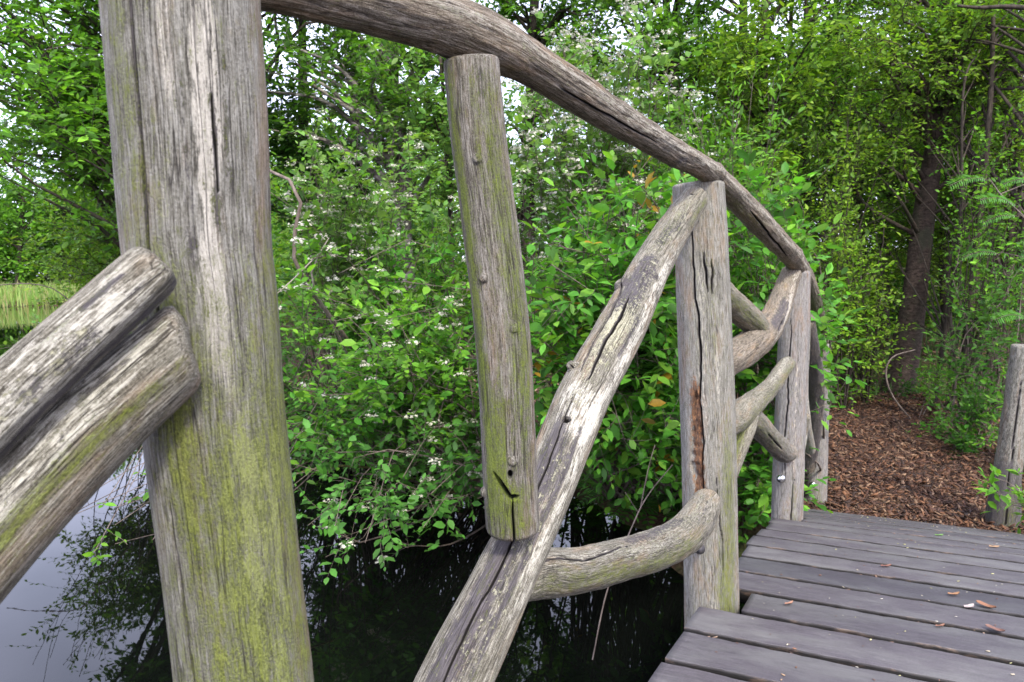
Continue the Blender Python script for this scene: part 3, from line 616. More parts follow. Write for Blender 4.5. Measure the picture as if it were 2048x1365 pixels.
fallen_leaf(1907, 1192, .055, .018, .1, 1.0, (.22, .11, .05), 'narrow curled brown leaf, leftmost of the cluster near the right deck edge')
fallen_leaf(1972, 1215, .075, .03, -.9, 1.0, (.20, .09, .045), 'largest curled brown leaf lying across a board gap at the right')
fallen_leaf(1938, 1216, .06, .022, .4, .6, (.33, .27, .25), 'pale greyish dry leaf beside the largest curled brown leaf')
fallen_leaf(1990, 1262, .065, .024, -.8, .8, (.14, .07, .05), 'dark brown leaf below the curled leaves, nearest the camera')
fallen_leaf(1880, 1255, .045, .010, .3, .6, (.16, .07, .04), 'thin reddish dry sliver in the middle of a board')
fallen_leaf(1772, 1135, .06, .016, .2, .8, (.15, .06, .04), 'small reddish brown leaf on the middle boards')
fallen_leaf(1988, 1096, .06, .02, .0, .6, (.28, .17, .09), 'tan leaf near the far end of the deck')
fallen_leaf(1878, 1072, .06, .02, .2, .3, (.09, .18, .04), 'single fresh green leaf lying on the far boards')
fallen_leaf(1578, 1210, .05, .012, .5, .7, (.26, .13, .08), 'small rusty leaf on the board beside the tall post')

rp = log('railing_post', [(1984, 1230, 4.25, 46), (2003, 1058, 4.25, 60), (2017, 930, 4.25, 48), (2032, 820, 4.25, 47), (2049, 694, 4.25, 48)], W_POST, None, 23, nr=140, na=60, lump=.8, rough=.06, feats=[('bare', .2, .3, .5, .9, .5), ('dark', -.5, .4, .2, .6, .4), ('moss', .6, .5, 0, .5, .3), ('dark', 0, 3, .0, .55, .5), ('dark', 0, 3, .3, 1, .42), ('crack', .2, .3, .9, .004, .012, .1)])
tag(rp, 'lone leaning grey post at the far right corner of the deck', 'post')

# ------------------------------------------------------------------ vegetation tools
def tubes(paths, sides=5):
    """paths: list of (k,4) arrays x,y,z,r -> verts, polys"""
    V, Q = [], []; base = 0
    for P in paths:
        C, R = P[:, :3], P[:, 3]; k = len(C); T = nz(np.gradient(C, axis=0)); ref = np.array([.31, .85, .42]) if abs(T[0] @ [.31, .85, .42]) < .9 else np.array([1., 0, 0])
        e1 = nz(np.cross(T, ref)); e2 = np.cross(T, e1); th = np.arange(sides) * 2 * pi / sides
        V.append((C[:, None] + (np.cos(th)[None, :, None] * e1[:, None] + np.sin(th)[None, :, None] * e2[:, None]) * R[:, None, None]).reshape(-1, 3))
        i = np.arange(sides); j = (i + 1) % sides; a = (np.arange(k - 1) * sides)[:, None]
        Q.append(base + np.stack([a + i, a + j, a + sides + j, a + sides + i], -1).reshape(-1, 4)); base += k * sides
    return np.concatenate(V), np.concatenate(Q)

LT8 = (np.array([(0, 0, 0), (.32, 0, -.012), (.68, 0, -.02), (1, 0, -.09), (.30, .42, .05), (.66, .40, .03), (.30, -.42, .05), (.66, -.40, .03)]),
       [(0, 6, 1), (1, 6, 7, 2), (2, 7, 3), (0, 1, 4), (1, 2, 5, 4), (2, 3, 5)])
LT6 = (np.array([(0, 0, 0), (1, 0, -.05), (.33, .40, .05), (.70, .34, .02), (.33, -.40, .05), (.70, -.34, .02)]), [(0, 4, 5, 1), (0, 1, 3, 2)])
LT4 = (np.array([(0, 0, 0), (1, 0, 0), (.45, .5, .07), (.45, -.5, .07)]), [(0, 3, 1), (0, 1, 2)])
LTR = (np.array([(0, 0, 0), (.28, 0, -.01), (.66, 0, -.015), (.98, 0, -.05), (.22, .34, .03), (.68, .50, .03), (.96, .22, -.03), (.22, -.34, .03), (.68, -.50, .03), (.96, -.22, -.03)]),
       [(0, 7, 1), (1, 7, 8, 2), (2, 8, 9, 3), (0, 1, 4), (1, 2, 5, 4), (2, 3, 6, 5)])     # rounder leaf
def leaves(pos, d, nrm, L, W, col, tmpl):
    t, faces = tmpl; d = nz(d); s = nz(np.cross(nrm, d)); n = np.cross(d, s); k = len(t)
    V = pos[:, None] + d[:, None] * (t[None, :, 0:1] * L[:, None, None]) + s[:, None] * (t[None, :, 1:2] * W[:, None, None]) + n[:, None] * (t[None, :, 2:3] * L[:, None, None])
    b = np.arange(len(pos))[:, None] * k; polys = {}
    for f in faces: polys.setdefault(len(f), []).append(b + np.array([f]))
    return V.reshape(-1, 3), [np.concatenate(p) for p in polys.values()], np.repeat(np.c_[col, np.ones(len(pos))], k, 0)

PAL = {'fresh': [(.10, .25, .02), (.14, .30, .026), (.07, .185, .016)], 'deep': [(.042, .125, .014), (.06, .155, .018), (.03, .095, .012)],
       'yellow': [(.145, .27, .02), (.12, .25, .02), (.18, .28, .028)], 'silver': [(.12, .24, .045), (.085, .20, .03), (.16, .27, .06)],
       'broad': [(.07, .225, .024), (.09, .26, .028), (.055, .175, .02), (.13, .28, .03)], 'blue': [(.065, .19, .03), (.085, .22, .04)]}

def twigs_and_leaves(starts, dirs, rs, L=.25, k=8, leaf=.05, lw=.55, pal='fresh', tmpl=LT6, droop=.12, flat=.75, spread=.9, thick=.0018, odd=None, pinnate=False):
    n = len(starts); Ls = L * rs.uniform(.6, 1.35, n); d = nz(dirs)
    up = np.array([0, 0, 1.]); t = np.linspace(.12, 1, k)
    sd = nz(np.cross(d, up) + rs.normal(0, .25, (n, 3)))
    wig = rs.normal(0, .05, (n, 3))
    node = lambda tt: starts[:, None] + d[:, None] * (tt[None, :, None] * Ls[:, None, None]) + wig[:, None] * (np.sin(tt * 5)[None, :, None] * Ls[:, None, None]) - up * (droop * (tt ** 2)[None, :, None] * Ls[:, None, None])
    P = node(t); sg = np.where(np.arange(k) % 2 == 0, 1., -1.)[None, :, None]
    ld = d[:, None] * .55 + sd[:, None] * sg * spread + rs.normal(0, .28, (n, k, 3)); ld[:, -1] = d + rs.normal(0, .2, (n, 3)); ld[..., 2] -= droop
    nn = up[None, None] * flat + rs.normal(0, .38, (n, k, 3)) + d[:, None] * .15
    sz = leaf * rs.uniform(.42, 1.28, (n, k)) * (1 - .25 * (t[None] > .9)) * rs.uniform(.8, 1.15, (n, 1))
    pl = np.array(PAL[pal]); c = pl[rs.randint(0, len(pl), (n, k))] * rs.uniform(.65, 1.35, (n, k, 1)) * rs.uniform(.75, 1.25, (n, 1, 1))
    if odd is not None:
        m = (rs.rand(n) < odd[0])[:, None] & (rs.rand(n, k) < .6) & (t[None] > .5); c[m] = np.array(odd[1]) * rs.uniform(.8, 1.2, (m.sum(), 1))
    V, polys, tc = leaves(P.reshape(-1, 3), ld.reshape(-1, 3), nn.reshape(-1, 3), sz.ravel(), (sz * lw).ravel(), c.reshape(-1, 3), tmpl)
    tw = None
    if thick:
        tt = np.linspace(0, 1, 5); Q = node(tt); r = thick * (1 - .7 * tt); tw = np.concatenate([Q, np.broadcast_to(r[None, :, None], (n, 5, 1))], -1)
    return (V, polys, tc), tw, P[:, -1]

def blossom(tips, rs, n=12, rad=.03, size=.008, col=(.72, .72, .66)):
    m = len(tips); off = rs.normal(0, 1, (m, n, 3)); off[..., 2] = np.abs(off[..., 2]) * .5; off = nz(off) * rs.uniform(.3, 1, (m, n, 1)) * rad
    pos = (tips[:, None] + off).reshape(-1, 3); pos[:, 2] += .006; N_ = len(pos)
    nn = nz(off.reshape(-1, 3) * 8 + np.array([0, 0, .6]) + rs.normal(0, .3, (N_, 3))); V, Q, K = [], [], []
    a = nz(np.cross(nn, rs.normal(0, 1, (N_, 3)))); b = np.cross(nn, a); sz = size * rs.uniform(.5, 1.2, N_)
    ring = [pos + nn * (sz * .1)[:, None]]
    for q in range(10): 
        f = 1.0 if q % 2 == 0 else .5; ring.append(pos + (a * cos(q * pi / 5) + b * sin(q * pi / 5)) * (sz * f)[:, None] + nn * (sz * .35 * f)[:, None])
    V = np.stack(ring, 1).reshape(-1, 3); bb = np.arange(N_)[:, None] * 11
    F_ = np.concatenate([bb + np.array([[0, 1 + q, 1 + (q + 1) % 10]]) for q in range(10)])
    c = np.array(col) * rs.uniform(.75, 1.1, (N_, 1)); c = np.repeat(np.c_[c, np.ones(N_)], 11, 0).reshape(N_, 11, 4); c[:, 0, :3] = (.35, .28, .15)
    return V, [F_], c.reshape(-1, 4)

def merge(parts):
    V, polys, tc, base = [], [], [], 0
    for (v, p, c) in parts:
        V.append(v); tc.append(c); polys += [q + base for q in p]; base += len(v)
    bysize = {}
    for q in polys: bysize.setdefault(q.shape[1], []).append(q)
    return np.concatenate(V), [np.concatenate(x) for x in bysize.values()], np.concatenate(tc)

def in_lobe(lobe, n, rs, shell=.55):
    c, r = np.array(lobe[:3]), np.array(lobe[3:6]); u = nz(rs.normal(0, 1, (n, 3))); f = shell + (1 - shell) * rs.rand(n, 1) ** .6
    f = np.where(rs.rand(n, 1) < .25, rs.rand(n, 1), f); return c + u * r * f, u

def plant(name, label, cat, base, lobes, seed, trunk=None, trunk_r=.0, nclu=14, ntw=14, stem_r=.012, group=None, bark=None, flower=0, fl=None, mat=None, trunk_part='trunk', crown_part='crown', stems=3, reach=.45, up=.35, lobe_shell=.55, tmplr=None, jit=.12, **tw):
    """a shrub or tree: trunk or stems, branches that carry twigs, leaves on the twigs, blossom"""
    rs = RS(seed); base = np.array([base[0], base[1], base[2] if len(base) > 2 else float(ground_z(base[0], base[1])) - .05]); root = empty(name, base, label, cat, group)
    paths, leafparts, tips, twl = [], [], [], []
    if trunk is not None:
        TP = spline(np.array(trunk, float), 60 if trunk_r > .08 else 40); h = np.linspace(0, 1, len(TP))
        r = trunk_r * (1 - .75 * h) * (1 + .3 * np.exp(-h * 18)) if TP.shape[1] == 3 else TP[:, 3]
        r = r * (1 + .12 * (vnoise(np.stack([h * 14, h * 0 + seed, h * 0], 1)) - .5))
        TP = np.c_[TP[:, :3], r]; paths.append(TP)
    else:
        stemp = []
        for q in range(stems): stemp.append(base + np.array([rs.normal(0, .18), rs.normal(0, .18), 0]))
    for lobe in lobes:
        C_, U_ = in_lobe(lobe, lobe[6] if len(lobe) > 6 else nclu, rs, lobe_shell)
        for c, u_ in zip(C_, U_):
            if trunk is not None:
                z0 = c[2] - np.linalg.norm((c - TP[:, :3].mean(0))[:2]) * rs.uniform(.25, .8); k = int(np.clip(np.argmin(np.abs(TP[:, 2] - z0)), 8, len(TP) - 2)); b = TP[k, :3]; r0 = min(TP[k, 3] * .6, stem_r)
            else: b = stemp[rs.randint(len(stemp))]; r0 = stem_r
            D = np.linalg.norm(c - b); mid = b * .5 + c * .5 + np.array([0, 0, D * rs.uniform(-.02, .18)]) + rs.normal(0, jit * D * .4, 3)
            m2 = b * .22 + c * .78 + rs.normal(0, jit * D * .35, 3) + np.array([0, 0, D * .05])
            pp = spline(np.array([b, mid, m2, c]), 14); hh = np.linspace(0, 1, 14); paths.append(np.c_[pp, np.maximum(r0 * (1 - hh) ** .9, .0022)])
            f = (1 - reach) + reach * rs.rand(ntw); st = np.stack([np.interp(f, hh, pp[:, q]) for q in range(3)], 1) + rs.normal(0, .01, (ntw, 3))
            dr = nz(pp[-1] - pp[-4]) * .5 + u_ * .45 + rs.normal(0, .6, (ntw, 3)) + np.array([0, 0, up])
            twl.append((st, dr))
    st = np.concatenate([a for a, b in twl]); dr = np.concatenate([b for a, b in twl])
    (V, polys, tc), tws, tp = twigs_and_leaves(st, dr, rs, **tw)
    V_, Q_ = tubes(paths, 7 if trunk_r > .06 else 5)
    if trunk_r > .06:
        V2, Q2 = tubes([paths[0]], 20); V_, Q_ = np.concatenate([V_, V2]), np.concatenate([Q_, Q2 + len(V_)])
    if tws is not None:
        V3, Q3 = tubes(list(tws), 3); V_, Q_ = np.concatenate([V_, V3]), np.concatenate([Q_, Q3 + len(V_)])
    build(trunk_part, V_, [Q_], bark or TWIG, root)
    build(crown_part, V, polys, mat or LEAF, root, {'tint': ('FLOAT_COLOR', tc)})
    if flower:
        cf = np.repeat(rs.rand(len(tp) // ntw + 1) ** 1.5 * 2.2, ntw)[:len(tp)]; m = rs.rand(len(tp)) < flower * cf; v, p, c = blossom(tp[m], rs, **(fl or {})); build('blossom', v, p, PETAL, root, {'tint': ('FLOAT_COLOR', c)})
    return root

def lobe(px, py, Y, wx, wy, dy, n=None):
    """a leafy mass centred behind this pixel at distance Y, wx/wy photo pixels wide/high, dy metres deep"""
    c = at(px, py, Y); L = [*c, wx / FPX * Y / 2, dy, wy / FPX * Y / 2]
    return L + [n] if n else L

# ------------------------------------------------------------------ shrubs near the bridge
def gp(px, Y, dz=-.05):
    """a rooting point on the ground, Y metres ahead in the direction of photo column px"""
    x = (px - PW / 2) / FPX * Y; return np.array([x, Y, float(ground_z(x, Y)) + dz])

G_SHRUB, G_TREE, G_YOUNG = 'shrubs on the bank behind the railing', 'trees round the pond', 'slender young trees in the wood'
BR = dict(tmpl=LT8, leaf=.082, lw=.56, pal='broad', L=.26, k=7, droop=.2, flat=.95, spread=.85)
plant('broadleaf_shrub', 'bright green broad-leaved shrub with a few orange young leaves, beside the baluster', 'shrub', gp(1330, 5.3),
      [lobe(1190, 480, 3.5, 330, 260, .5, 34), lobe(1160, 660, 3.6, 300, 260, .5, 26), lobe(1300, 560, 3.9, 200, 420, .5, 22), lobe(1310, 790, 3.7, 180, 170, .4, 14), lobe(1100, 800, 4.0, 200, 160, .4, 12)], 101, stems=5, ntw=13, odd=(.10, (.30, .17, .02)), group=G_SHRUB, **BR)
plant('broadleaf_shrub', 'broad-leaved shrub filling the gap between the tall post and the third post', 'shrub', gp(1560, 5.2),
      [lobe(1490, 500, 4.1, 170, 300, .5, 18), lobe(1530, 650, 4.3, 170, 220, .5, 16), lobe(1500, 930, 4.3, 150, 260, .4, 16), lobe(1340, 900, 4.2, 160, 200, .4, 12)], 102, stems=4, ntw=12, group=G_SHRUB, **BR)
plant('broadleaf_shrub', 'dark broad-leaved shrub low over the black water between the front post and the baluster', 'shrub', gp(860, 7.2),
      [lobe(800, 840, 4.6, 300, 180, .5, 20), lobe(650, 800, 4.9, 260, 220, .5, 18), lobe(890, 740, 4.5, 240, 260, .5, 20), lobe(700, 640, 5.0, 320, 220, .5, 18), lobe(880, 560, 4.8, 200, 200, .4, 12)], 103, stems=4, ntw=12, group=G_SHRUB, **{**BR, 'pal': 'broad', 'leaf': .074})
plant('dark_shrub', 'dark leafy shrub on the shaded bank immediately right of the front post', 'shrub', gp(600, 8.3), [lobe(580, 730, 7.4, 240, 220, .5, 22), lobe(600, 870, 6.9, 260, 140, .4, 18), lobe(720, 880, 6.6, 240, 160, .4, 16), lobe(900, 900, 6.0, 260, 180, .4, 16), lobe(1080, 930, 5.6, 240, 180, .4, 14)], 112, stems=6, ntw=13, tmpl=LT6, leaf=.06, lw=.55, pal='deep', L=.25, k=8, group=G_SHRUB)
AR = dict(tmpl=LT8, leaf=.064, lw=.62, pal='fresh', L=.22, k=8, droop=.08, flat=.85, mat=LEAF, spread=.8)
FL = dict(n=26, rad=.045, size=.0105, col=(.66, .66, .57))
plant('flowering_shrub', 'white flowering shrub with dense blossom heads left of the baluster', 'shrub', gp(700, 7.2),
      [lobe(720, 320, 5.4, 330, 200, .6, 26), lobe(620, 420, 5.2, 220, 200, .5, 12), lobe(850, 420, 5.2, 260, 220, .5, 14), lobe(660, 560, 5.0, 260, 180, .5, 4)], 104, stems=5, ntw=13, flower=.30, fl=FL, group=G_SHRUB, **{**AR, 'pal': 'silver'})
plant('flowering_shrub', 'tall shrub covered in white blossom above the bend of the handrail', 'shrub', gp(1200, 6.4),
      [lobe(1180, 150, 4.5, 320, 230, .5, 34), lobe(1080, 250, 4.4, 240, 200, .4, 16), lobe(1280, 200, 4.6, 200, 200, .4, 14)], 105, stems=5, ntw=13, flower=1.6, fl=FL, group=G_SHRUB, **{**AR, 'pal': 'silver'})
plant('flowering_shrub', 'low shrub with arching twigs and small white flowers over the water beside the front post', 'shrub', gp(960, 6.4),
      [lobe(700, 650, 4.0, 300, 180, .4, 11), lobe(880, 620, 4.0, 180, 260, .4, 7), lobe(800, 720, 4.1, 260, 160, .4, 7), lobe(620, 560, 4.2, 180, 160, .3, 5)], 106, stems=5, ntw=9, flower=.3, fl=FL, group=G_SHRUB, jit=.2, **AR)
plant('flowering_shrub', 'sparse leafy shrub trailing white-flowered twigs just above the black water', 'shrub', gp(1040, 6.2),
      [lobe(760, 1010, 3.9, 360, 160, .4, 15), lobe(880, 960, 4.1, 200, 160, .3, 9), lobe(650, 900, 4.4, 220, 180, .4, 8), lobe(640, 1060, 4.0, 160, 90, .3, 4)], 107, stems=4, ntw=7, flower=.18, fl=FL, group=G_SHRUB, jit=.2, **{**AR, 'pal': 'blue'})
plant('willow_shrub', 'upright shrub with narrow pale leaves above the top of the tall post', 'shrub', gp(1500, 5.6),
      [lobe(1460, 260, 4.5, 220, 260, .5, 22), lobe(1340, 330, 4.6, 200, 160, .4, 12), lobe(1540, 420, 4.7, 170, 240, .4, 14)], 108, stems=5, ntw=10, tmpl=LT8, leaf=.06, lw=.36, pal='fresh', L=.24, k=8, droop=.02, flat=.5, up=.8, group=G_SHRUB)
plant('hazel_shrub', 'fine-leaved light green understorey shrub beside the mulch path', 'shrub', gp(1690, 8.2),
      [lobe(1690, 650, 7.6, 170, 200, .5, 18), lobe(1650, 740, 7.8, 160, 160, .5, 14), lobe(1630, 520, 8.2, 200, 220, .6, 16), lobe(1700, 450, 9.6, 240, 200, .7, 16)], 109, stems=6, ntw=12, tmpl=LT6, leaf=.055, lw=.6, pal='yellow', L=.28, k=8, group=G_SHRUB)
plant('hazel_shrub', 'dark understorey shrub between the leaning trunk and the corner post', 'shrub', gp(1950, 6.6),
      [lobe(1960, 700, 6.2, 160, 180, .5, 9), lobe(2020, 560, 6.4, 160, 240, .5, 10), lobe(1930, 880, 6.0, 140, 120, .4, 6)], 110, stems=5, ntw=11, tmpl=LT6, leaf=.06, lw=.55, pal='deep', L=.28, k=8, group=G_SHRUB)
plant('sapling', 'small bright green sapling in front of the corner post', 'sapling', bp(2.35, 1.75, .5),
      [lobe(2046, 960, 3.85, 110, 170, .12, 5), lobe(2000, 985, 3.9, 90, 90, .1, 3)], 111, stems=2, ntw=4, stem_r=.006, tmpl=LT8, leaf=.075, lw=.36, pal='fresh', L=.10, k=6, droop=.1, flat=.7)
for k, (lb, fx, fY, lab) in enumerate([([(1690, 520, 7.6, 170, 200), (1680, 360, 7.8, 220, 180), (1700, 650, 7.5, 140, 120)], 1690, 7.7, 'airy light green bush with fine leaves left of the leaning trunk'),
        ([(2000, 400, 7.0, 150, 220), (2000, 540, 7.1, 150, 160), (1990, 280, 7.4, 180, 160)], 1950, 7.2, 'airy light green bush right of the leaning trunk'),
        ([(1620, 280, 8.0, 260, 220), (1720, 200, 8.2, 260, 200), (1590, 440, 7.8, 180, 180)], 1625, 8.3, 'tall airy bush above the far end of the handrail')]):
    plant('hazel_shrub', lab, 'shrub', gp(fx, fY), [lobe(x, y, Y, w, h, .5, 11) for (x, y, Y, w, h) in lb], 160 + k, stems=4, ntw=10, stem_r=.011, tmpl=LT6, leaf=.058, lw=.6, bark=BARK_DARK, pal=('yellow', 'fresh', 'yellow')[k], L=.28, k=8, flat=.8, group=G_SHRUB)
for k, (px, py, Y, w, lab) in enumerate([(1880, 890, 6.3, 120, 'low leafy plant at the right edge of the mulch'), (1720, 830, 7.9, 150, 'small green plant at the foot of the leaning trunk'), (1960, 960, 5.6, 110, 'small plant between the mulch and the corner post'), (1840, 930, 6.8, 90, 'tiny seedling with round leaves on the right side of the mulch')]):
    plant('low_plant', lab, 'plant', gp(px, Y), [lobe(px, py, Y, w, 90, .2, 8)], 120 + k, stems=3, ntw=5, stem_r=.004, tmpl=LT6, leaf=.06, lw=.55, pal='deep' if k % 2 else 'broad', L=.12, k=6, group='low plants along the mulch path')

for k, (px, py, Y, w, h, lab) in enumerate([(1955, 830, 5.8, 180, 220, 'leafy undergrowth bush left of the corner post'), (1880, 790, 6.9, 160, 150, 'undergrowth bush at the right border of the mulch path'), (1790, 800, 8.2, 160, 110, 'undergrowth covering the foot of the thick leaning trunk'), (2070, 850, 5.2, 120, 220, 'undergrowth bush behind the corner post')]):
    plant('undergrowth_bush', lab, 'shrub', gp(px, Y), [lobe(px, py, Y, w, h, .35, 12)], 150 + k, stems=4, ntw=9, stem_r=.006, tmpl=LT6, leaf=.06, lw=.55, pal=('deep', 'fresh')[k % 2], L=.2, k=7, group='undergrowth beside the path')

# pinnate leaves of a rowan at the right edge
def rowan(name, label, base, fronds, seed):
    rs = RS(seed); root = empty(name, base, label, 'sapling'); paths, parts = [], []
    top = np.mean([at(*f[:3]) for f in fronds], 0); st = spline(np.array([base, (base + top) / 2 + [.15, 0, .1], top + [.1, 0, .3]]), 20); paths.append(np.c_[st, np.linspace(.014, .004, 20)])
    for (px, py, Y, ang, L) in fronds:
        tip = at(px, py, Y); b = tip + np.array([cos(ang) * L, rs.normal(0, .05), sin(ang) * L]); k = np.argmin(np.abs(st[:, 2] - b[2] + .1)); paths.append(np.c_[spline(np.array([st[k], b + [0, 0, .02], b]), 8), np.linspace(.004, .002, 8)])
        t = np.linspace(0, 1, 19); sp = b[None] + (tip - b)[None] * t[:, None] + np.array([0, 0, 1]) * (.12 * L * np.sin(t * pi))[:, None]; paths.append(np.c_[sp, np.full(19, .0015)])
        d = nz(np.gradient(sp, axis=0)); up = np.array([.1, -.55, .8]); s = nz(np.cross(d, up))
        for sg in (-1, 1):
            q = t[2:]; n = len(q); V = leaves(sp[2:], d[2:] * .45 + s[2:] * sg, np.tile(up, (n, 1)) + rs.normal(0, .3, (n, 3)), L * .24 * (.5 + .9 * q * (1.15 - q) * 2) * rs.uniform(.7, 1.1, n), L * .042 * rs.uniform(.7, 1.2, n), np.array(PAL['blue'])[rs.randint(0, 2, n)] * rs.uniform(.9, 1.3, (n, 1)), LT6); parts.append(V)
    V, Q = tubes(paths, 5); build('stem', V, [Q], TWIG, root); V, p, c = merge(parts); build('crown', V, p, LEAF, root, {'tint': ('FLOAT_COLOR', c)})
rs = RS(77)
rowan('rowan_sapling', 'rowan sapling with feathery pinnate leaves at the right edge', bp(2.6, 2.6, .5), [((1900, 1960, 1925, 1990)[i] if i < 4 else 1960 + rs.rand() * 110, 350 + 330 * rs.rand() if i > 3 else [372, 400, 515, 640][i], 5.4 + .6 * rs.rand(), rs.uniform(-.25, .3), .22 + .12 * rs.rand()) for i in range(7)], 78)

# ferns on the bank
def fern(label, c, seed, n=9, L=.5):
    rs = RS(seed); root = empty('fern', c, label, 'fern', 'ferns on the dark bank'); paths, parts = [], []
    for i in range(n):
        a = i * 2 * pi / n + rs.rand(); t = np.linspace(0, 1, 18); l = L * rs.uniform(.7, 1.1)
        sp = c + np.stack([cos(a) * l * t, sin(a) * l * t, l * (.9 * t - .85 * t ** 2.2)], 1); paths.append(np.c_[sp, .002 * (1.1 - t)]); d = nz(np.gradient(sp, axis=0)); s = nz(np.cross(d, [0, 0, 1.])); up = np.cross(s, d)
        for sg in (-1, 1): parts.append(leaves(sp[2:], d[2:] * .3 + s[2:] * sg, up[2:], l * .26 * np.sin(np.clip(t[2:] * .9 + .12, 0, 1) * pi) + .01, np.full(16, l * .055), np.array(PAL['deep'])[rs.randint(0, 3, 16)] * rs.uniform(.8, 1.3, (16, 1)), LT6))
    V, Q = tubes(paths, 4); build('stalk', V, [Q], TWIG, root); V, p, cc = merge(parts); build('frond', V, p, LEAF, root, {'tint': ('FLOAT_COLOR', cc)})
for k, (px, Y, lab) in enumerate([(1265, 5.3, 'fern on the dark bank left of the tall post'), (1350, 5.0, 'fern close behind the tall post at deck height'), (1130, 5.9, 'fern under the broad-leaved shrub'), (960, 6.9, 'fern in the shade behind the baluster foot')]):
    fern(lab, gp(px, Y, .02), 130 + k, L=.55)

# dead stems and twigs
def stick(name, label, pts, mat, cat='dead branch', extra=()):
    ps = [np.array([[*at(x, y, Y), r] for (x, y, Y, r) in p]) for p in (pts, *extra)]
    V, Q = tubes([spline(p, 26) for p in ps], 8); return tag(build(name, V, [Q], mat), label, cat)
stick('dead_branch', 'curved brown dead branch hooking down beside the front post', [(515, 325, 4.6, .008), (545, 345, 4.5, .009), (588, 368, 4.4, .010), (602, 420, 4.4, .011), (585, 485, 4.4, .011), (600, 550, 4.45, .012), (650, 620, 4.6, .013), (700, 690, 4.9, .014), (760, 800, 6.2, .016), (800, 900, 7.0, .018)], TWIG)
stick('dead_branch', 'bleached forked twig in front of the curved brown branch', [(658, 476, 4.3, .002), (640, 505, 4.3, .004), (622, 555, 4.35, .005), (640, 600, 4.5, .006), (700, 720, 5.2, .008), (760, 860, 6.6, .01)], TWIG_PALE, extra=([(540, 600, 4.2, .002), (585, 560, 4.25, .003), (636, 510, 4.3, .004)],))
stick('dead_branch', 'long yellowish stem arching low above the dark water', [(560, 970, 4.6, .006), (600, 945, 4.7, .007), (690, 932, 4.9, .008), (780, 945, 5.2, .009), (900, 985, 5.9, .011), (980, 960, 6.9, .012)], bark_mat('olive_twig_bark', (.08, .075, .03), (.18, .17, .06)))
stick('dead_branch', 'pale bare forked twigs dangling between the curved brace and the water', [(1345, 930, 3.4, .002), (1300, 985, 3.3, .0028), (1270, 1040, 3.25, .003), (1215, 1180, 3.1, .0032), (1185, 1320, 3.0, .003)], TWIG, extra=([(1250, 985, 3.2, .0015), (1276, 1025, 3.25, .002)], [(1310, 890, 3.4, .0015), (1296, 940, 3.35, .002), (1280, 1020, 3.27, .0025)]))
stick('dead_branch', 'thin bowed stem leaning over the mulch in front of the thick trunk', [(1830, 700, 7.0, .005), (1785, 715, 7.0, .007), (1772, 750, 7.0, .008), (1790, 800, 7.0, .008), (1850, 870, 7.0, .010)], TWIG)
stick('dead_branch', 'grey branch curving over the pond at the left edge', [(-60, 580, 8, .005), (30, 568, 8, .006), (100, 575, 8, .006), (150, 610, 8.2, .007), (230, 660, 8.6, .009), (330, 700, 9.6, .012)], TWIG)

# leafy sprays hanging near the front post
plant('leafy_spray', 'small spray of fresh leaves reaching over the reflected sky left of the front post', 'branch', gp(690, 7.7),
      [lobe(250, 1060, 3.3, 200, 100, .2, 8), lobe(200, 1000, 3.4, 120, 60, .2, 3), lobe(120, 1040, 3.3, 120, 60, .15, 3)], 140, stems=1, ntw=4, stem_r=.008, tmpl=LT8, leaf=.045, lw=.5, pal='fresh', L=.14, k=6, flat=.7)
plant('leafy_spray', 'pale leafy spray low over the pond at the far left edge', 'branch', gp(330, 10.0),
      [lobe(60, 690, 6.0, 130, 90, .3, 6), lobe(110, 660, 6.4, 120, 80, .3, 5)], 141, stems=1, ntw=6, stem_r=.01, tmpl=LT6, leaf=.06, lw=.5, pal='silver', L=.2, k=6)

# ------------------------------------------------------------------ trees
def tree(name, label, base, top, r, lobes, seed, mids=(), bark=BARK, pal='fresh', leaf=.095, ntw=19, group=G_TREE, tmpl=LT6, L=.42, k=9, **kw):
    pts = [base, *mids, top]
    return plant(name, label, 'tree', base, lobes, seed, trunk=pts, trunk_r=r, ntw=ntw, stem_r=kw.pop('stem_r', r * .32), bark=bark, pal=pal, leaf=leaf, tmpl=tmpl, L=L, k=k, group=group, thick=.003, **kw)
def A(px, py, Y): return at(px, py, Y)

# left bank
tree('alder_tree', 'leafy tree hanging over the pond behind the front post, sky showing through its upper leaves', gp(420, 10.5), A(330, -520, 10), .16,
     [lobe(110, 240, 7.6, 360, 280, 1.3, 50), lobe(60, 60, 7.8, 380, 320, 1.2, 46), lobe(260, 120, 8.4, 360, 320, 1.3, 34), lobe(300, -220, 9.2, 460, 380, 1.4, 40), lobe(560, -60, 9.6, 380, 380, 1.4, 26), lobe(330, 420, 9.4, 420, 240, 1.2, 26), lobe(420, -560, 9.6, 500, 400, 1.5, 36)], 201, pal='fresh', tmpl=LT6, leaf=.10)
tree('alder_shrub', 'yellow-green bush at the waterline left of the front post', gp(330, 10.8), A(250, 420, 10.4), .05,
     [lobe(200, 480, 9.6, 240, 180, .9, 22), lobe(240, 590, 9.4, 220, 130, .8, 16), lobe(150, 540, 10.2, 160, 130, .7, 10)], 202, pal='yellow', leaf=.07)
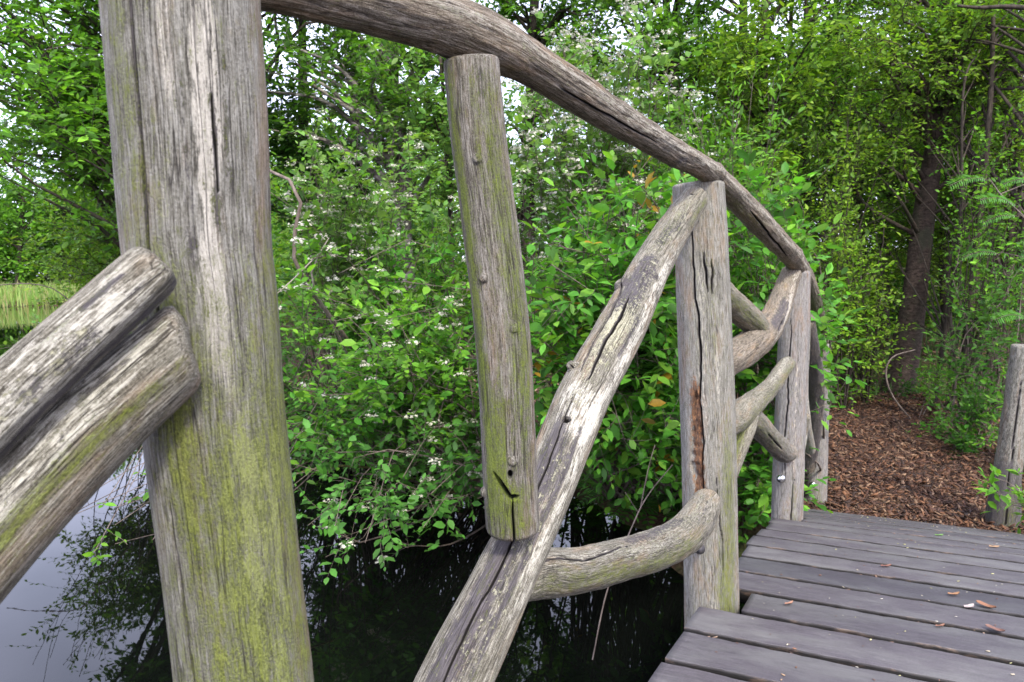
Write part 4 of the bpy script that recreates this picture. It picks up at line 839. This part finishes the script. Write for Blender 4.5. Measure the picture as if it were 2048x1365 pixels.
# middle: birch and dark stems with sky between
tree('birch_tree', 'birch with a pale scaly trunk left of the baluster top', gp(815, 9.8), A(760, -620, 10), .155,
     [lobe(700, 60, 9.4, 380, 260, 1.2, 20), lobe(860, 200, 9.2, 300, 260, 1.1, 18), lobe(760, -260, 9.8, 520, 380, 1.5, 36), lobe(600, 190, 9.6, 260, 240, 1.1, 18), lobe(900, -420, 10, 480, 320, 1.4, 26)], 203, mids=(A(800, 400, 9.8), A(780, 120, 9.9)), bark=BIRCH, pal='fresh')
stems = [  # (foot px, foot Y, top px, top py, radius m, palette, lobes, label)
    (640, 10.8, 600, -500, .10, 'deep', [(590, 260, 280, 260, 20), (660, 380, 300, 180, 16), (560, -150, 400, 320, 22)], 'dark-stemmed tree just right of the front post'),
    (720, 12.0, 700, -520, .11, 'deep', [(700, 330, 300, 220, 16), (720, -100, 400, 300, 20), (780, 430, 260, 180, 12)], 'straight dark tree between the front post and the birch'),
    (900, 9.0, 860, -100, .045, 'silver', [(880, 200, 240, 240, 16), (920, 320, 200, 220, 12)], 'thin leaning stem with round pale leaves behind the baluster top'),
    (1060, 11.0, 1090, -560, .12, 'fresh', [(1040, 300, 320, 260, 20), (1080, 60, 340, 220, 24), (1180, 110, 260, 240, 20), (1100, -280, 500, 360, 28)], 'tree rising behind the crest of the handrail'),
    (1180, 10.5, 1440, -420, .10, 'fresh', [(1250, 330, 320, 240, 20), (1360, 60, 260, 200, 12), (1250, 60, 260, 200, 14), (1420, -240, 460, 320, 24)], 'dark tree leaning right above the white blossom'),
    (1400, 10.0, 1290, -360, .10, 'fresh', [(1400, 330, 300, 260, 20), (1330, 120, 220, 160, 8), (1260, -220, 420, 300, 22)], 'dark tree leaning left with crossing limbs against the sky'),
    (1545, 9.0, 1535, -420, .075, 'yellow', [(1520, 240, 300, 260, 22), (1560, 60, 320, 220, 14), (1560, -220, 420, 320, 24)], 'slim dark tree above the third post'),
    (1480, 12.5, 1490, -420, .12, 'fresh', [(1460, 120, 320, 240, 14), (1480, -200, 420, 320, 22), (1500, 420, 320, 300, 20)], 'far dark tree seen over the descending handrail'),
]
for k, (fx, fY, tx, ty, r, pal, lb, lab) in enumerate(stems):
    tree('broadleaf_tree', lab, gp(fx, fY), A(tx, ty, fY + .3), r, [lobe(x, y, fY - .3, w, h, 1.2, n) for (x, y, w, h, n) in lb], 210 + k, mids=(A(fx * .6 + tx * .4 + (k % 3 - 1) * 14, 350, fY),), bark=BARK_DARK, pal=pal)
# right-hand wood
tree('leaning_tree', 'thick reddish dark trunk leaning right at the end of the mulch path', gp(1800, 8.6, -.1), A(1935, -420, 9.0), .152,
     [lobe(1860, 70, 7.9, 460, 180, .9, 26), lobe(1780, -60, 8.6, 320, 200, 1.0, 12), lobe(2030, 240, 8.2, 160, 180, .8, 7), lobe(1700, 230, 8.4, 240, 180, .8, 12)], 230, mids=(A(1822, 640, 8.6), A(1852, 400, 8.65), A(1885, 180, 8.7)), bark=BARK_RED, pal='yellow', leaf=.066, L=.36, stem_r=.028)
slim = [(1930, 7.8, 1990, -200, .05), (1905, 10.2, 1900, -300, .07), (1985, 8.8, 2060, -200, .06), (1730, 10.4, 1700, -300, .07), (1660, 11.2, 1680, -300, .08), (1600, 10.2, 1620, -300, .06), (1770, 12.0, 1800, -300, .09), (2050, 7.4, 2080, -200, .07), (1850, 11.6, 1790, -200, .06), (2010, 10.8, 1960, -260, .08), (1690, 9.2, 1640, -100, .035), (1565, 11.6, 1590, -200, .07), (1875, 7.6, 1960, 100, .03), (1960, 12.5, 2010, -200, .09)]
ORD = ['directly right of the thick leaning trunk', 'behind the thick leaning trunk, straight and dark', 'halfway between the leaning trunk and the right edge', 'left of the leaning trunk, straight', 'above the far end of the handrail, dark and straight', 'behind the third post, slightly leaning right', 'far back just left of the leaning trunk', 'at the right edge behind the rowan leaves', 'far back, leaning left behind the leaning trunk', 'leaning left near the right edge', 'very thin, leaning left above the hazel', 'far back behind the willow shrub', 'very thin, running beside the leaning trunk on its right', 'farthest back near the right edge']
for k, (fx, fY, tx, ty, r) in enumerate(slim):
    b = gp(fx, fY); tp = A(tx, ty, fY + .2); rs = RS(300 + k)
    lb = [lobe(fx + (tx - fx) * f + rs.normal(0, 50), 600 + (ty - 600) * f, max(fY, 9.8 if f < .6 else 8.6), rs.uniform(240, 340), rs.uniform(180, 240), .7, 10) for f in (.26, .44, .62, .78)]
    tree('slender_tree', 'slender tree ' + ORD[k], b, tp, r, lb, 310 + k, mids=(A(fx + (tx - fx) * .35 + rs.normal(0, 14), 480, fY), A(fx + (tx - fx) * .65 + rs.normal(0, 12), 180, fY)), bark=BARK_DARK, pal=['fresh', 'yellow', 'yellow', 'fresh', 'silver'][k % 5], leaf=.064, ntw=17, group=G_YOUNG, L=.36)
stick('bare_limb', 'bare dark limb crossing the top right corner', [(1915, 12, 7.0, .012), (1960, 16, 7.0, .016), (2020, 14, 6.9, .02), (2120, 22, 6.8, .024)], BARK_DARK, 'limb')
# across the pond
rs = RS(401)
far = [(40, 50, 'pale green far tree at the left edge beyond the pond', 'fresh'), (125, 54, 'far tree with a dark stem beyond the reeds', 'deep'), (215, 50, 'far round-crowned tree partly behind the front post', 'yellow'), (-60, 52, 'far tree beyond the left edge of the pond', 'fresh'), (300, 56, 'far tree hidden by the front post', 'deep'), (560, 46, 'far sunlit tree glimpsed right of the front post', 'yellow'), (680, 42, 'far light green tree glimpsed beyond the dark stems', 'yellow'), (860, 40, 'far bright tree glimpsed behind the baluster', 'fresh')]
for k, (px, Y, lab, pal) in enumerate(far):
    h = rs.uniform(250, 330); 
    tree('far_tree', lab, gp(px, Y), A(px + 6, 545 - h - 20, Y), .22, [lobe(px + rs.normal(0, 14), 500, Y, 120, 100, 1.8, 18), lobe(px, 420, Y, 140, 130, 2.2, 26), lobe(px + rs.normal(0, 14), 320, Y, 120, 140, 2.0, 22)], 410 + k, bark=BARK_DARK, pal=pal, leaf=.30, tmpl=LT4, L=1.5, k=9, ntw=16, group='trees across the pond', stem_r=.08) if False else plant(
        'far_tree', lab, 'tree', gp(px, Y), [lobe(px + rs.normal(0, 14), 505, Y, 110, 90, 1.8, 18), lobe(px, 420, Y, 140, 130, 2.2, 26), lobe(px + rs.normal(0, 14), 320, Y, 120, 140, 2.0, 20)], 410 + k, trunk=[gp(px, Y), A(px + 6, 400, Y), A(px + 4, 260, Y)], trunk_r=.2, ntw=15, stem_r=.08, bark=BARK_DARK, pal=pal, leaf=.30, tmpl=LT4, L=1.5, k=9, group='trees across the pond', thick=0)
def blades(name, label, cat, X, Y, h0, h1, w, cols, seed):
    rs = RS(seed); n = len(X); z = ground_z(X, Y); h = rs.uniform(h0, h1, n); a = rs.rand(n) * pi; lean = rs.normal(0, .18, (n, 2)) * h[:, None]
    b = np.stack([X, Y, z - .05], 1); s = np.stack([np.cos(a), np.sin(a), a * 0], 1) * w; m = b + np.stack([lean[:, 0] * .35, lean[:, 1] * .35, h * .6], 1); t = b + np.stack([lean[:, 0], lean[:, 1], h], 1)
    V = np.stack([b - s, b + s, m + s * .8, m - s * .8, t], 1).reshape(-1, 3); q = np.arange(n)[:, None] * 5
    c = np.asarray(cols)[rs.randint(0, len(cols), n)] * rs.uniform(.75, 1.2, (n, 1)); c = np.repeat(np.c_[c, np.ones(n)], 5, 0)
    return tag(build(name, V, [q + np.array([[0, 1, 2, 3]]), q + np.array([[3, 2, 4]])], BLADE, attrs={'tint': ('FLOAT_COLOR', c)}), label, cat, kind='stuff')
rs = RS(55); X = rs.uniform(-42, -9, 16000); Y = rs.uniform(40.5, 50, 16000); ok = pond_dist(X, Y) > -.2
blades('reeds', 'pale green reeds standing along the far shore of the pond', 'reeds', X[ok], Y[ok], .5, 1.35, .03, [(.22, .34, .08), (.30, .38, .12), (.16, .28, .06), (.36, .34, .15)], 56)
X = rs.uniform(-1.5, 9, 9000); Y = rs.uniform(4.2, 14, 9000); d = pond_dist(X, Y); S = (X - P0[0]) * BA[0] + (Y - P0[1]) * BA[1]; Tt = (X - P0[0]) * BN[0] + (Y - P0[1]) * BN[1]
ok = (d > .05) & ~((np.abs(Tt - .5 - .012 * (S - 3) ** 2) < .95) & (S > 2.2) & (S < 7)) & ~((S < 3.1) & (Tt > -.4))
blades('ground_cover', 'low grass and seedlings on the woodland floor', 'ground cover', X[ok], Y[ok], .06, .28, .009, [(.05, .12, .02), (.08, .16, .03), (.04, .09, .02)], 57)
# dead leaves on the woodland floor
n = 7000; X = rs.uniform(-1.5, 10, n); Y = rs.uniform(4.5, 14, n); ok = (pond_dist(X, Y) > .1) & ~(((X - P0[0]) * BA[0] + (Y - P0[1]) * BA[1] < 3.0)); X, Y = X[ok], Y[ok]
V, Fq, tc = flakes(len(X), np.stack([X, Y, ground_z(X, Y)], 1), rs, .03, .07, .6, [(.16, .085, .05), (.22, .13, .08), (.10, .055, .035), (.28, .18, .12)], lift=.01)
tag(build('leaf_litter', V, [Fq], DRYLEAF, attrs={'tint': ('FLOAT_COLOR', tc)}, smooth=False), 'dead brown leaves strewn under the trees', 'leaf litter', kind='stuff')
# the wood farther in: one mass of leaves and stems
def far_wood(label, name, az0, az1, Y0, Y1, z0, z1, n, seed, leaf, pals):
    rs = RS(seed); nc = n // 60; Yc = rs.uniform(Y0, Y1, nc); pc = rs.uniform(az0, az1, nc); zc = z0 + (z1 - z0) * rs.rand(nc) ** .8
    C_ = np.stack([(pc - PW / 2) / FPX * Yc, Yc, zc], 1); p = np.repeat(C_, 60, 0) + rs.normal(0, 1, (nc * 60, 3)) * np.array([.75, .6, .42]); N_ = len(p)
    pl = np.array(sum([PAL[q] for q in pals], [])); cc = np.repeat(pl[rs.randint(0, len(pl), nc)], 60, 0) * rs.uniform(.7, 1.25, (N_, 1))
    V, polys, tc = leaves(p, nz(rs.normal(0, 1, (N_, 3)) * [1, 1, .4]), rs.normal(0, .5, (N_, 3)) + [0, 0, .8], leaf * rs.uniform(.6, 1.3, N_), leaf * .6 * rs.uniform(.6, 1.3, N_), cc, LT4)
    return tag(build(name, V, polys, LEAF, attrs={'tint': ('FLOAT_COLOR', tc)}), label, 'woodland', kind='stuff')
far_wood('dense leafy wood closing off the view on the right', 'far_wood', 1400, 2500, 11.8, 19, .5, 5.8, 150000, 61, .12, ['fresh', 'yellow', 'yellow', 'deep'])
far_wood('light green wood far behind the shrubs on the opposite bank', 'far_wood', 480, 1500, 15, 28, .5, 4.6, 60000, 62, .16, ['fresh', 'yellow', 'deep'])
far_wood('distant treeline beyond the reeds', 'far_wood', -500, 620, 52, 66, .2, 8.5, 60000, 63, .45, ['fresh', 'deep'])
